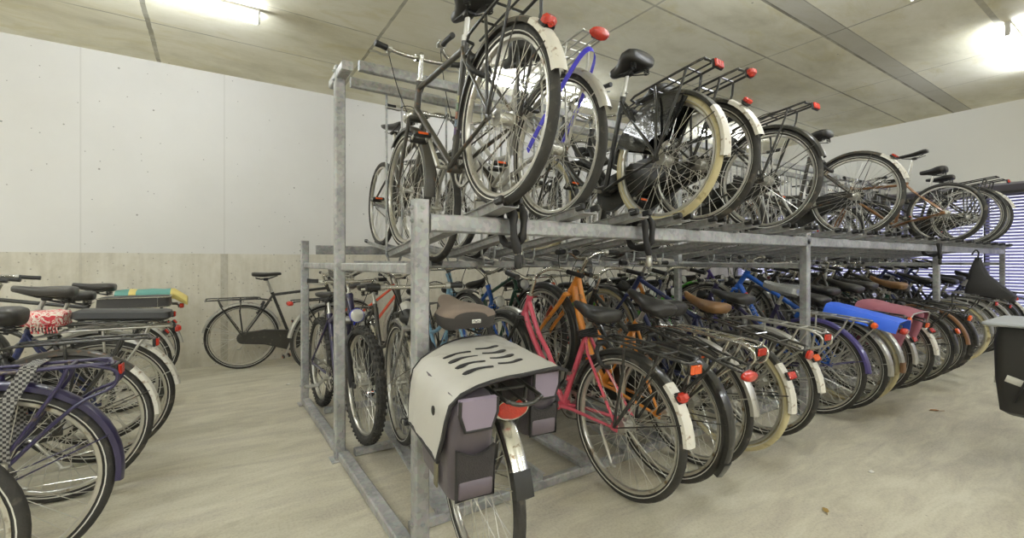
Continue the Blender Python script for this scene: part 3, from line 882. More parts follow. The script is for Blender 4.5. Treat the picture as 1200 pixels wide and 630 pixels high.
def pane_mat():
    m, N, L, bs, tc = node_mat('window_pane'); out = N['Material Output']; N.remove(bs)
    t = N.new('ShaderNodeBsdfTransparent'); g = N.new('ShaderNodeBsdfGlossy'); g.inputs['Roughness'].default_value = .05
    nz = noise(N, L, tc.outputs['Object'], 3, 2); f = mth(N, L, 'MULTIPLY', nz, .12)
    x = N.new('ShaderNodeMixShader'); L.new(f, x.inputs[0]); L.new(t.outputs[0], x.inputs[1]); L.new(g.outputs[0], x.inputs[2]); L.new(x.outputs[0], out.inputs[0])
    return m
PM = pane_mat()
M_slat = mat('blind_slat_lavender', (172, 170, 212), .4, .1, .06, 3)
ww = (YB - YF) / 5
ORD = ['first', 'second', 'third', 'fourth', 'fifth', 'sixth', 'seventh', 'eighth', 'ninth', 'tenth', 'eleventh', 'twelfth', 'thirteenth', 'fourteenth', 'fifteenth', 'sixteenth', 'seventeenth', 'eighteenth', 'nineteenth', 'twentieth', 'twenty-first', 'twenty-second', 'twenty-third', 'twenty-fourth']
for i in range(5):
    y1 = YB - i * ww; y0 = y1 - ww
    w = link('window_%d' % (i + 1), None); w['kind'] = 'structure'; w.location = (XR, (y0 + y1) / 2, .1)
    h = ww / 2; mb = MB(); X = .04
    for a, b in (((X, -h, 0), (X, -h, 2.1)), ((X, h, 0), (X, h, 2.1)), ((X, 0, 0), (X, 0, 2.1))): mb.beam(a, b, .06, .06, (1, 0, 0))
    for z in (.03, 2.07): mb.beam((X, -h, z), (X, h, z), .06, .06)
    link('window_frame', mb.mesh('window_frame', M_wframe), w)
    mb = MB(); mb.beam((X + .01, -h, 1.05), (X + .01, h, 1.05), .006, 2.0, (0, 0, 1), .001); link('pane', mb.mesh('pane', PM), w)
    mb = MB(); L_ = ww / 2 - .012
    n = 0; z = .05
    while z < 2.06:
        t = radians(43); dx, dz = .024 * cos(t), .024 * sin(t)
        mb.prism([(-.024, -.0012), (.024, -.0012), (.024, .0012), (-.024, .0012)], (0, -L_, z), (0, L_, z), (-sin(t), 0, cos(t))); z += .0475
    for y in (-L_ * .75, 0, L_ * .75): mb.tube([(0, y, .03), (0, y, 2.07)], .002, 4)
    b = link('window_blind', mb.mesh('window_blind', M_slat)); b.location = (XR - .11, (y0 + y1) / 2, .1)
    where = ['in the far corner by the painted back wall', 'behind the far end of the rack, second from the back wall', 'beyond the near row, third from the back wall', 'fourth from the back wall', 'fifth from the back wall'][i]
    tag(b, 'white slatted window blind ' + where, 'blind', 'window blinds on the right wall')
    mb = MB(); mb.box((0, 0, 2.085), (.05, L_ * 2, .04), .005); link('head_rail', mb.mesh('head_rail', M_wframe), b)

# ceiling lamps, plus added fill lights hung lower out of view
M_tube = mat('fluorescent_tube', (255, 252, 240), .4, 0, .02, 3, emit=(243, 249, 255), estr=76.0)
M_fix = mat('lamp_housing_white', (214, 212, 204), .5, 0, .05, 8)
def lamp(x0, y, label, drop=0.0, twin=True):
    M = Matrix.Translation((x0 + .75, y, ZC))
    r = empty('ceiling_light' if not drop else 'fill_light', label, 'ceiling light', M, 'fluorescent tube lights on the ceiling' if not drop else None)
    mb = MB(); mb.beam((-.76, 0, -.015 - drop), (.76, 0, -.015 - drop), .04, .028, (0, 0, 1), .004)
    for s in (-1, 1): mb.box((s * .755, 0, -.06 - drop), (.02, .034 if not drop else .14, .12), .005)
    link('housing', mb.mesh('housing', M_fix), r)
    for yy in ((-.05, .05) if drop and twin else (0,)):
        mb = MB(); mb.tube([(-.745, yy, -.10 - drop), (.745, yy, -.10 - drop)], .019, 12); link('tube', mb.mesh('tube', M_tube), r)
    if drop:
        for s in (-1, 1): mb = MB(); mb.tube([(s * .6, 0, 0), (s * .6, 0, -drop)], .006, 8); link('hanger_rod', mb.mesh('hanger_rod', M_fix), r)
lamp(-1.21, 4.25, 'fluorescent tube light on the ceiling left of the rack')
lamp(2.49, 4.25, 'fluorescent tube light on the ceiling seen through the wheels of the nearest upper bicycles')
lamp(6.2, 4.25, 'fluorescent tube light on the ceiling seen through the cream-tyred upper bicycle')
lamp(5.72, .93, 'fluorescent tube light on the ceiling at the right edge')
lamp(-4.5, 4.25, 'fluorescent tube light on the ceiling in the left corner outside the view')
lamp(2.1, .93, 'added single tube fill light above the aisle, outside the view', .34, False)  # unseen fill light, added to brighten the ceiling on the right
for x0, y, d, w in ((-3.9, 2.6, .5, 'above the left row of bicycles, outside the view'), (-2.6, .6, .6, 'hanging left of the camera, outside the view'), (-1.2, -2.4, .6, 'hanging behind the camera on the left'), (2.0, -2.4, .6, 'hanging behind the camera in the middle'), (5.7, -2.4, .6, 'hanging behind the camera on the right')):
    lamp(x0, y, 'added twin tube fill light ' + w, d)  # unseen twin tubes added as fill for walls, floor and ceiling

# ------------------------------------------------------------------ rack
rack = empty('bike_rack', 'two-tier galvanised steel bicycle rack filling the middle of the room', 'bike rack', Matrix.Translation((.62, 2.72, 0)))
RO = Vector((.62, 2.72, 0))
def rpart(name, mb, ang=35): return link(name, mb.mesh(name, M_gal, ang), rack)
def rp(x, y, z): return (x - RO.x, y - RO.y, z)
XS = [.62, 3.65, 6.65, 9.62]
def bolt(mb, p, ax): mb.lathe([(0, .009), (.006, .009), (.0065, .005), (.011, .005)], p, ax, 6)
for i, X in enumerate(XS):
    for y, top, dx in ((1.62, 1.365, .025), (2.72, 2.25, -.025), (3.93, 1.30, -.025)):
        x = X + (dx if i == 0 else 0)
        mb = MB(); mb.beam(rp(x, y, 0), rp(x, y, top), .056, .056, (0, 1, 0), .006)
        mb.box(rp(x, y, .004), (.10, .10, .008), .002)
        for z in (.15, top - .08, top - .03):
            bolt(mb, rp(x - .028, y, z), (-1, 0, 0)); bolt(mb, rp(x, y - .028, z), (0, -1, 0))
        rpart('post', mb)
    mb = MB(); mb.beam(rp(X - .0, 1.655, .03), rp(X - .02, 3.90, .03), .06, .045); rpart('floor_beam', mb)
    mb = MB(); mb.beam(rp(X, 1.655, 1.105), rp(X - .02, 3.90, 1.105), .035, .042); rpart('tie_bar', mb)
    mb = MB(); mb.beam(rp(X - .02, 2.55, 2.2), rp(X - .02, 2.89, 2.2), .06, .05); rpart('bracket', mb)
x0, x1 = .68, 9.6
for nm, y, z, w, h in (('deck_rail', 1.62, 1.280, .05, .068), ('deck_rail', 3.93, 1.23, .05, .072), ('middle_rail', 2.72, 1.115, .04, .045), ('top_rail', 2.63, 2.245, .035, .06), ('top_rail', 2.82, 2.215, .035, .06),
                       ('floor_rail', 1.82, .0225, .04, .045), ('floor_rail', 3.60, .0225, .04, .045), ('floor_rail', 2.72, .022, .05, .04)):
    mb = MB(); mb.beam(rp(x0, y, z), rp(x1, y, z), w, h)
    for k in range(1, 3): mb.box(rp(XS[k], y, z), (.12, w + .006, h * .6), .002)
    rpart(nm, mb)
CH = [(-.037, 0), (.037, 0), (.0425, .031), (.055, .031), (.055, .034), (.0395, .034), (.034, .003), (-.034, .003), (-.0395, .034), (-.055, .034), (-.055, .031), (-.0425, .031)]
def channel(name, p0, p1, cap=True):
    p0 = Vector(p0); p1 = Vector(p1); d = (p1 - p0); ln = d.length
    def mk():
        mb = MB(); mb.prism(CH, (0, 0, 0), (ln, 0, 0)); del mb.f[-2:]; del mb.m[-2:]
        for e in (0, 12):
            for q in ((0, 1, 6, 7), (1, 2, 5, 6), (2, 3, 4, 5), (7, 8, 11, 0), (8, 9, 10, 11)): mb.f.append(tuple(e + i for i in q)); mb.m.append(0)
        return mb.mesh('tray', M_gal, 30)
    t = d.normalized(); yw = atan2(t.y, t.x); pt = math.asin(t.z)
    M = Matrix.Translation(p0 - RO) @ Euler((0, -pt, yw), 'XYZ').to_matrix().to_4x4()
    o = link(name, cached(('chan', round(ln, 3)), mk), rack, M)
    if cap:
        def mc():
            mb = MB()
            mb.box((.012, 0, .027), (.05, .022, .03), .005)
            return mb.mesh('end_cap', M_blackplastic, 40)
        for s in (-1, 1): link('end_cap', cached(('cap',), mc), o, Matrix.Translation((0, s * .0435, 0)))
    return o
SL = .13   # slope of the upper trays
near_up = [.95, 1.36, 1.70, 2.02, 2.32, 2.68, 3.12, 3.42, 3.88, 4.18, 4.46, 4.85, 5.22, 5.58, 5.95, 6.34, 6.84, 7.26, 7.65, 7.98, 8.36, 8.75, 9.15]
for x in near_up: channel('tray', (x, 1.46, 1.341), (x, 2.86, 1.341 - SL * 1.4))
far_up = [1.155, 1.53, 1.86, 2.17, 2.5, 2.9, 3.27, 4.03, 4.32, 4.655, 5.035, 5.4, 5.765, 6.145, 7.11, 7.475, 7.815, 8.17, 8.555, 8.95]
for x in far_up: channel('tray', (x, 4.06, 1.291), (x, 2.62, 1.291 - SL * 1.44))
def hairpin(x, y, z0, z1, up):
    def mk():
        mb = MB(); w = .05; h = z1 - z0
        if up: pts = [(-w, 0, h), (-w, 0, .05), (-w + .02, 0, .0), (w - .02, 0, 0), (w, 0, .05), (w, 0, h)]
        mb.tube(pts, .0075, 8); return mb.mesh('wheel_holder', M_gal, 50)
    link('wheel_holder', cached(('hp', z1 - z0), mk), rack, Matrix.Translation(Vector((x, y, z0)) - RO))
for x in near_up:
    if x != 2.02: hairpin(x, 2.82, 1.13, 2.19, True)
for x in far_up:
    if x != 1.155: hairpin(x, 2.63, 1.13, 2.215, True)

# ------------------------------------------------------------------ colours
pink = paint((206, 84, 102)); orange = paint((228, 146, 56)); blue = paint((44, 100, 196)); purple = paint((48, 42, 76)); navy = paint((44, 52, 92))
brown = mat('copper_brown_enamel', (132, 94, 60), .35, .25, .2, 12, coat=.3); redp = paint((206, 82, 52)); green = paint((44, 84, 66)); grey = paint((132, 130, 124)); silverp = paint((178, 176, 168)); whitep = paint((214, 212, 204))
lblue = paint((140, 182, 206)); violet = paint((96, 72, 168)); olive = paint((110, 108, 74)); maroon = paint((112, 44, 50)); lime = paint((96, 198, 70))

NG = 'bicycles in the near lower row of the rack'; FG = 'bicycles in the far lower row of the rack'; UG = 'bicycles on the near upper tier'; VG = 'bicycles on the far upper tier'; LG = 'bicycles parked in the row at the left'
B = {}
HI = 13.5   # nose-up pitch of bicycles whose front wheel stands in a raised tray
def trayfor(x, ysgn, raised, xe=None):
    if ysgn > 0: p0, y1 = (x, 1.80, .046), 2.95
    else: p0, y1 = (x, 3.62, .046), 2.47
    s = {0: .03, 1: .19, 2: .235}[int(raised)]
    if xe is None: xe = x
    channel('floor_tray', p0, (xe, y1, .046 + s * abs(y1 - p0[1])), False)
PITCH = {0: 4.8, 1: 12.2, 2: 14.6}
def near(key, label, x, y, raised, **k):
    if key == 'N1': trayfor(.83, 1, raised, .935)
    else: trayfor(x, 1, raised)
    B[key] = bike(label, x, y, k.pop('yaw', 90), pitch=PITCH[int(raised)], flat=True, group=NG, **k)
near('N1', 'silver bicycle with covered saddle, nearest in the lower row beside the front rack post', .80, 1.46, False, yaw=85, m=grey, rg=M_chrome, gref=('heart', M_red), flap=M_blackplastic, fg=M_chrome, rack='plain', saddle='city', chain='open', bar='flat', stem=.07, post=.09, lock=False, style='alloy', drum=True, gm=M_blackplastic, ra=(14, 152))
near('N2', 'pink step-through bicycle with white mudguard tip and black saddle, second in the lower row', 1.65, 1.53, False, m=pink, style='step', rg=M_black, tip=M_white, gref=('lamp', M_red), refl=('rect', M_orange), rack='plain', chain='open', bar='swept', stem=.12, post=.05, coil=True, fm=M_black, stand=True, lamp=False, st=.5, ht=.13, levers=False)
near('N3', 'orange bicycle with thick curved frame tubes and black rear mudguard, front wheel raised', 1.97, 1.54, 2, m=orange, style='cruiser', rg=M_black, flap=M_black, refl=('wide', M_red), rack='spring', chain='full', bar='riser', stem=.11, post=.09, fork='cruiser', ra=(14, 190), fg=M_black, coil=True, bell='black', lamp=False, gm=M_blackplastic, st=.47)
near('N4', 'black bicycle with silver mudguard and looped chrome carrier, just behind the orange bicycle', 2.25, 1.58, False, m=M_black, style='mixte', rg=M_silver, refl=('rect', M_red), rack='loop', rackm=M_chrome, gref=('lamp', M_red), saddle='gel', post=.02, bar='swept')
near('N5', 'dark blue bicycle with cream rear tyre, white mudguard tip and brown leather saddle', 2.62, 1.58, True, m=navy, style='diamond', tyre='cream', rg=M_black, tip=M_white, refl=('round', M_red), gref=('rect', M_red), rack='plain', rackm=M_dark, saddle='leather', sm=M_brown, post=.03, bar='flat', st=.48)
near('N6', 'bicycle with long white mudguard and orange reflector right beside the second near rack post', 3.01, 1.60, False, m=grey, style='step', rg=M_silver, tip=M_white, refl=('rect', M_red), gref=('rect', M_orange), rack='loop', rackm=M_alu, post=.05, bar='swept')
near('N7', 'purple bicycle whose saddle is wrapped in silver plastic, beside the second near rack post', 3.76, 1.62, False, m=purple, style='mixte', rg=paint((78, 70, 124)), refl=('lamp', M_orange), rack='plain', rackm=M_alu, post=.08, bar='flat', stem=.03, chain='open')
near('N8', 'bright blue bicycle with red and white banded thick tubes, front wheel raised, second bay', 4.03, 1.58, True, m=blue, style='mtb', rg=M_silver, refl=('wide', M_red), rack='fine', rackm=M_alu, post=.04, bar='riser', chain='open', fm=blue, st=.46, ht=.17)
near('N9', 'dark bicycle with cream tyre and brown mudflap under the bright blue cover', 4.32, 1.60, False, m=M_dark, style='diamond', tyre='cream', rg=M_silver, flap=brown, refl=('round', M_orange), rack='plain', post=.06, bar='swept')
near('N10', 'black bicycle with silver mudguard carrying the dusty pink pannier', 4.67, 1.62, True, m=M_black, style='oma', rg=M_silver, refl=('rect', M_orange), gref=('rect', M_red), rack='plain', post=.06, bar='flat')
near('N11', 'black roadster with pale mudguard tip, first past the dusty pink pannier', 5.03, 1.58, False, m=M_black, style='diamond', rg=M_silver, tip=M_white, gref=('rect', M_red), rack='plain', post=.09, bar='swept')
near('N12', 'bicycle with long brown saddle and twin orange reflectors, second past the dusty pink pannier', 5.50, 1.56, True, m=M_dark, style='step', rg=M_black, refl=('round', M_orange), gref=('round', M_orange), saddle='leather', sm=M_brown, post=.06, bar='flat')
near('N13', 'bicycle with brown rear mudguard, third past the dusty pink pannier', 5.86, 1.56, False, m=green, style='mixte', rg=brown, rack='plain', post=.04, bar='swept')
near('N14', 'small black bicycle with fat black rear tyre, just before the third near rack post', 6.20, 1.57, True, m=M_black, style='mtb', tyre='knobby', rg=M_black, rack=None, saddle='sport', bar='flat', chain='open', stripe=False)
near('N15', 'black bicycle with cream tyre and grey mudguard beyond the third near rack post', 6.95, 1.60, False, m=M_black, style='oma', tyre='cream', rg=grey, refl=('rect', M_red), post=.08)
near('N16', 'bicycle carrying a limp black upright bag, near the far end of the near row', 7.45, 1.62, True, m=navy, style='diamond', rg=M_silver, refl=('rect', M_red), rackm=M_alu, rack='fine', post=.06, bar='riser')
near('N17', 'grey bicycle third from the far end of the near lower row', 7.90, 1.60, False, m=grey, style='step', rg=M_silver, refl=('lamp', M_red), rackm=M_alu, lod=1)
near('N18', 'dark blue bicycle second from the far end of the near lower row', 8.35, 1.60, True, m=navy, style='mixte', rg=M_black, refl=('rect', M_red), lod=1)
near('N19', 'black bicycle last in the near lower row, beside the slatted blinds', 8.85, 1.62, False, m=M_black, style='oma', rg=M_black, tip=M_white, refl=('rect', M_red), lod=1)
trayfor(1.32, 1, False); trayfor(3.36, 1, True)

# far lower row, noses towards the camera
def far(key, label, x, y, raised, **k):
    trayfor(x, -1, raised)
    B[key] = bike(label, x, y, -90, pitch=PITCH[int(raised)], flat=True, group=FG, **k)
B['F0'] = bike('mountain bike with knobby tyres, purple tubes and blue lamp, facing the camera', .70, 3.84, -88, pitch=3, flat=True, steer=0, style='mtb', m=purple, fm=M_alu, fork='susp', tyre='knobby', stripe=False, rg=None, rack=None, chain='open', bar='flat', saddle='sport', lamp=mat('bright_blue_lamp_shell', (48, 62, 206), .3, 0, .1, 20), group=FG, st=.46)
far('F1', 'dark bicycle with chrome front mudguard facing the camera behind the nearest rack post', 1.06, 3.86, False, m=M_dark, lamp='chrome', style='step', rg=M_chrome, bar='swept', drum=True)
fl = [  # colour word, material, style, raised, kwargs
    ('light blue', lblue, 'oma', dict(rg=M_black)), ('bright blue', blue, 'mixte', dict(rg=M_silver, lamp='chrome')), ('dark green', green, 'diamond', dict(rg=M_black)), ('red-orange', redp, 'mtb', dict(rg=None, bar='flat', tyre='knobby', stripe=False)),
    ('black', M_black, 'step', dict(rg=M_black, lamp='chrome')), ('grey', grey, 'diamond', dict(rg=M_silver)), ('orange', orange, 'mixte', dict(rg=lime)), ('dark blue', navy, 'oma', dict(rg=M_black)),
    ('lime green mudguarded', M_dark, 'step', dict(rg=lime)), ('black', M_black, 'diamond', dict(rg=M_black)), ('violet', violet, 'step', dict(rg=M_silver)), ('white', whitep, 'mixte', dict(rg=whitep)),
    ('black', M_black, 'mixte', dict(rg=M_black, tyre='cream')), ('maroon', maroon, 'diamond', dict(rg=M_silver)), ('dark steel', M_dark, 'oma', dict(rg=M_black)), ('silver', silverp, 'step', dict(rg=M_silver)),
    ('black', M_black, 'diamond', dict(rg=M_black)), ('olive', olive, 'mixte', dict(rg=M_black)), ('navy', navy, 'step', dict(rg=M_silver)), ('dark', M_dark, 'oma', dict(rg=M_black)), ('grey', grey, 'mixte', dict(rg=M_silver)),
]
FX = [1.49, 1.81, 2.11, 2.435, 2.815, 3.185, 3.52, 3.88, 4.175, 4.495, 4.85, 5.265, 5.68, 6.03, 6.39, 6.79, 7.2, 7.675, 8.125, 8.6, 9.1]
for i, (w, m_, sty, kw) in enumerate(fl):
    xf = FX[i]; hi = i % 2 == 0 and i not in (6, 14)
    far('F%d' % (i + 2), '%s bicycle facing the camera, %s from near end of far lower row' % (w, ORD[i + 2]), xf, 3.86 + .03 * ((i * 7) % 3), hi, m=m_, style=sty, bar=(['flat', 'riser', 'swept'][(i // 2) % 3] if hi else ['swept', 'cruiser', 'oma', 'riser'][(i // 2) % 4]) if 'bar' not in kw else kw['bar'], stem=.05 if hi else .03 if i in (6, 7, 14, 15) else .08 + .04 * (i % 3), post=.03 + .02 * (i % 4), lod=1 if i < 8 else 2, steer=((i * 5) % 7 - 3) * 1.3, **{k: v for k, v in kw.items() if k != 'bar'})

# upper tier, near side (noses down and away)
PT = -math.degrees(math.atan(SL))
def up(key, label, x, y=1.50, dz=0, **k):
    z = 1.354 - SL * (y - 1.46)
    B[key] = bike(label, x, y, k.pop('yaw', 90), z=z + dz, pitch=PT, group=UG, **k)
def upf(key, label, x, y=3.98, **k):
    z = 1.304 + SL * (y - 4.06)
    B[key] = bike(label, x, y, -90, z=z, pitch=PT, group=VG, **k)
up('U1', 'dark steel diamond-frame bicycle with big white mudguard tip, nearest on the upper tier', .95, 1.47, m=M_dark, style='diamond', st=.57, ht=.17, rg=M_dark, tip=M_white, refl=('wide', M_orange), gref=('lamp', M_red), fg=M_dark, rackm=M_black, chain='open', bar='flat', stem=.15, post=.10, gm=M_blackplastic, lamp='chrome', ra=(14, 176), stand=False, levers=True)
up('U2', 'silver bicycle with a bright violet-blue strap round its carrier, second on the upper tier', 1.36, 1.66, m=silverp, style='step', rg=M_silver, tip=M_silver, refl=('wide', M_red), rackm=M_alu, rack='fine', bar='oma', stem=.26, post=.12, chain='open', ra=(14, 170))
up('U3', 'black roadster with cream tyres and shiny black coat guard on the upper tier', 2.02, 1.56, m=M_black, style='oma', st=.58, ht=.2, tyre='cream', rg=M_black, tip=M_white, refl=('rect', M_red), coat=mat('shiny_black_vinyl', (30, 30, 29), .12, 0, .2, 8, bump=.5, bscale=14, coat=.5), post=.12, saddle='gel', bar='oma', stem=.15, roll=3, ra=(14, 194))
up('U4', 'black bicycle with white mudguard tip and lamp-shaped tail light, behind the cream-tyred upper bicycle', 2.32, 1.54, m=M_black, style='oma', rg=M_black, tip=M_white, gref=('round', M_red), refl=('lamp', M_red), post=.05, saddle='city', bar='swept')
up('U5', 'black roadster with tall double-tube carrier, fifth on the upper tier', 3.12, 1.58, m=M_black, style='diamond', st=.56, rg=M_black, refl=('rect', M_red), rack='spring', post=.0, bar='flat', saddle='sport')
up('U6', 'weathered bicycle with short white mudguard tip and rusty rear hub on the upper tier', 4.46, 1.56, m=M_dark, style='step', rg=M_dark, tip=M_white, gref=('rect', M_red), rack=None, post=.12, bar='swept', cm=M_black, ra=(14, 172), levers=False)
up('U7', 'copper-brown sports bicycle with slim raised saddle and no mudguards on the upper tier', 6.84, 1.55, m=brown, style='diamond', rg=None, rack=None, saddle='sport', post=.26, bar='flat', chain='open', stripe=False, lamp=False, R=.34)
up('U8', 'black bicycle with wide sprung saddle, second from the far end of the upper tier', 7.65, 1.55, m=M_black, style='mixte', rg=M_black, saddle='gel', post=.16, rack='plain')
up('U9', 'bicycle with white mudguard tip at the far end of the upper tier, against the blinds', 7.98, 1.55, m=M_dark, style='step', rg=M_black, tip=M_white, refl=('rect', M_red), post=.1)
# upper tier, far side
upf('V1', 'slim black sports bicycle with tilted narrow saddle, nearest on the far upper tier', 1.155, 3.78, m=M_dark, style='mtb', rg=None, rack=None, saddle='sport', post=.2, bar='flat', chain='open', stripe=False, lamp=False, st=.44)
upf('V2', 'dark bicycle with long black mudguard, second on the far upper tier', 1.53, 3.98, m=M_dark, style='mixte', rg=M_dark, post=.04, bar='swept')
for i, (x, w, m_, sty, kw) in enumerate([(2.9, 'black', M_black, 'diamond', dict(rg=M_black)), (4.03, 'silver', silverp, 'step', dict(rg=M_silver)), (4.655, 'black', M_black, 'oma', dict(rg=M_black)), (5.4, 'brown', brown, 'mtb', dict(rg=None, bar='flat')), (6.145, 'dark', M_dark, 'mixte', dict(rg=M_black)), (7.11, 'grey', grey, 'diamond', dict(rg=M_silver)), (7.815, 'black', M_black, 'step', dict(rg=M_black))]):
    upf('V%d' % (i + 3), '%s bicycle facing the camera, %s from the near end of the far upper tier' % (w, ORD[i + 2]), x, m=m_, style=sty, lod=1 if i < 3 else 2, post=.04, **kw)

# left row, tails towards the aisle
def left(key, label, x, y, **k): B[key] = bike(label, x, y, 180, group=LG, stand=True, **k)
left('L0', 'bicycle in the bottom left corner with only its bare rear wheel in view', -.80, 1.90, m=M_dark, style='diamond', rg=None, rack=None, chain='open')
left('L1', 'purple bicycle with purple carrier and checked webbing strap in the left row', -.665, 2.30, m=purple, style='step', rg=purple, rack='loop', rackm=purple, refl=('rect', M_red), post=.02, ra=(14, 188), cm=M_black)
left('L2', 'black roadster with white mudguard tip and black vinyl saddle in the left row', -.61, 2.97, m=M_black, style='oma', rg=M_dark, tip=M_white, refl=('rect', M_red), rackm=M_black, rack='plain', saddle='gel', post=.06, ra=(14, 178))
left('L3', 'dark bicycle with red floral saddle cover, third full wheel from the left front', -.55, 3.44, m=navy, style='mixte', rg=M_silver, tip=M_white, refl=('lamp', M_red), rackm=M_alu, rack='spring', post=.0)
left('L4', 'tall black bicycle with broad grey sprung saddle in the left row', -.62, 3.78, m=M_black, style='diamond', st=.58, rg=M_silver, tip=M_white, refl=('rect', M_red), saddle='city', post=.08, bar='flat', stem=.2, sm=mat('grey_saddle_vinyl', (72, 70, 66), .4, 0, .15, 12))
left('L5', 'black bicycle with silver-edged carrier bag, next to last by the back wall', -.63, 4.48, m=M_black, style='mixte', rg=M_silver, refl=('rect', M_red), gref=('rect', M_red), post=.07)
left('L6', 'black bicycle carrying a teal and yellow bag, last of the left row', -.62, 5.18, m=M_black, style='diamond', rg=M_black, tip=M_silver, gref=('rect', M_red), refl=('wide', M_red), post=.1)
# by the back wall
B['W1'] = bike('black city bicycle with full chain case leaning along the grey back wall', .24, 5.60, 0, roll=6, style='diamond', m=M_black, st=.56, rg=M_silver, rack='plain', saddle='sport', post=.14, bar='flat', stem=.12, basket=M_dark, chain='full', lamp=False, ra=(14, 168), tip=None, stand=True)
B['W2'] = bike('red-orange bicycle with oval red tail light standing between the rack and back wall', .93, 5.0, 17, roll=3, style='mixte', m=redp, rg=M_silver, rack='plain', refl=('wide', M_red), saddle='city', post=.05, bar='flat', chain='open', stand=True, lamp=False)
B['R1'] = bike('black bicycle at the right edge carrying a large black pannier', 3.70, .33, 0, m=M_black, style='oma', rg=M_black, stand=True)

# ------------------------------------------------------------------ things hung on or lying on the bicycles and the rack
def rrect(cx, cy, hx, hy, r, z, n=4):
    o = []
    for sx, sy, a0 in ((1, 1, 0), (-1, 1, 90), (-1, -1, 180), (1, -1, 270)):
        for k in range(n + 1):
            a = radians(a0 + 90 * k / n); o.append((cx + sx * (hx - r) + r * cos(a), cy + sy * (hy - r) + r * sin(a), z))
    return o
def cloth_noise(x, y, s=1.0, seed=0.0):
    return s * (sin(x * 31 + seed) * cos(y * 27 + seed * 2) + .5 * sin(x * 67 + y * 53 + seed))
def drape(path, x0, x1, th, nx=10, amp=.003, corner=0.0, seed=0.0, taper=0.0):
    # sheet of thickness th following the (y, z) path, spanning x0..x1
    P = [Vector((0, a, b)) for a, b in path]; k = len(P); mb = MB(); up = []; dn = []
    for i, p in enumerate(P):
        t = (P[min(i + 1, k - 1)] - P[max(i - 1, 0)]).normalized(); nrm = Vector((0, -t.z, t.y))
        if nrm.z < 0 and abs(t.y) > .3: nrm = -nrm
        e = min(i, k - 1 - i)
        ins = corner * max(0, 1 - e / 2.0) ** 1.5
        for j in range(nx + 1):
            u = j / nx; x = x0 + ins + (x1 - x0 - 2 * ins) * u
            q = p + nrm * cloth_noise(x, p.y + p.z, amp, seed)
            up.append(Vector((x, q.y, q.z)) + nrm * th * .5); dn.append(Vector((x, q.y, q.z)) - nrm * th * .5)
    w = nx + 1; n = len(up); vs = up + dn; fs = []
    for i in range(k - 1):
        for j in range(nx):
            a = i * w + j
            fs.append((a, a + 1, a + w + 1, a + w)); fs.append((n + a, n + a + w, n + a + w + 1, n + a + 1))
    for i in range(k - 1):
        a = i * w; fs.append((a, a + w, n + a + w, n + a)); a = i * w + nx; fs.append((a, n + a, n + a + w, a + w))
    for j in range(nx):
        fs.append((j, n + j, n + j + 1, j + 1)); a = (k - 1) * w + j; fs.append((a, a + 1, n + a + 1, n + a))
    mb.add(vs, fs); return mb
def on(b, name, label, cat, base, group=None):
    Mb = B[b]['M'] @ Matrix.Translation(base)
    return empty(name, label, cat, Mb, group)
def add(o, name, mb, m, M=None, ang=45, label=None):
    c = link(name, mb.mesh(name, m, ang), o, M)
    if label: c['label'] = label
    return c
M_bag = mat('dark_plum_bag_fabric', (86, 79, 84), .42, 0, .14, 9, bump=.35, bscale=14)
M_mesh = mat('black_mesh_pocket', (56, 52, 52), .7, 0, .3, 160, bump=.4, bscale=240)
M_patch = mat('lilac_reflective_patch', (146, 134, 150), .5, 0, .08, 12)
M_trim = mat('black_piping', (42, 40, 39), .6)
M_tarp = mat('light_grey_tarpaulin', (190, 187, 178), .42, 0, .05, 6, bump=.25, bscale=9, dirt=(150, 144, 132), dirt_amt=.05, dirt_scale=5)
M_buckle = mat('olive_webbing', (122, 116, 92), .7, 0, .15, 60)

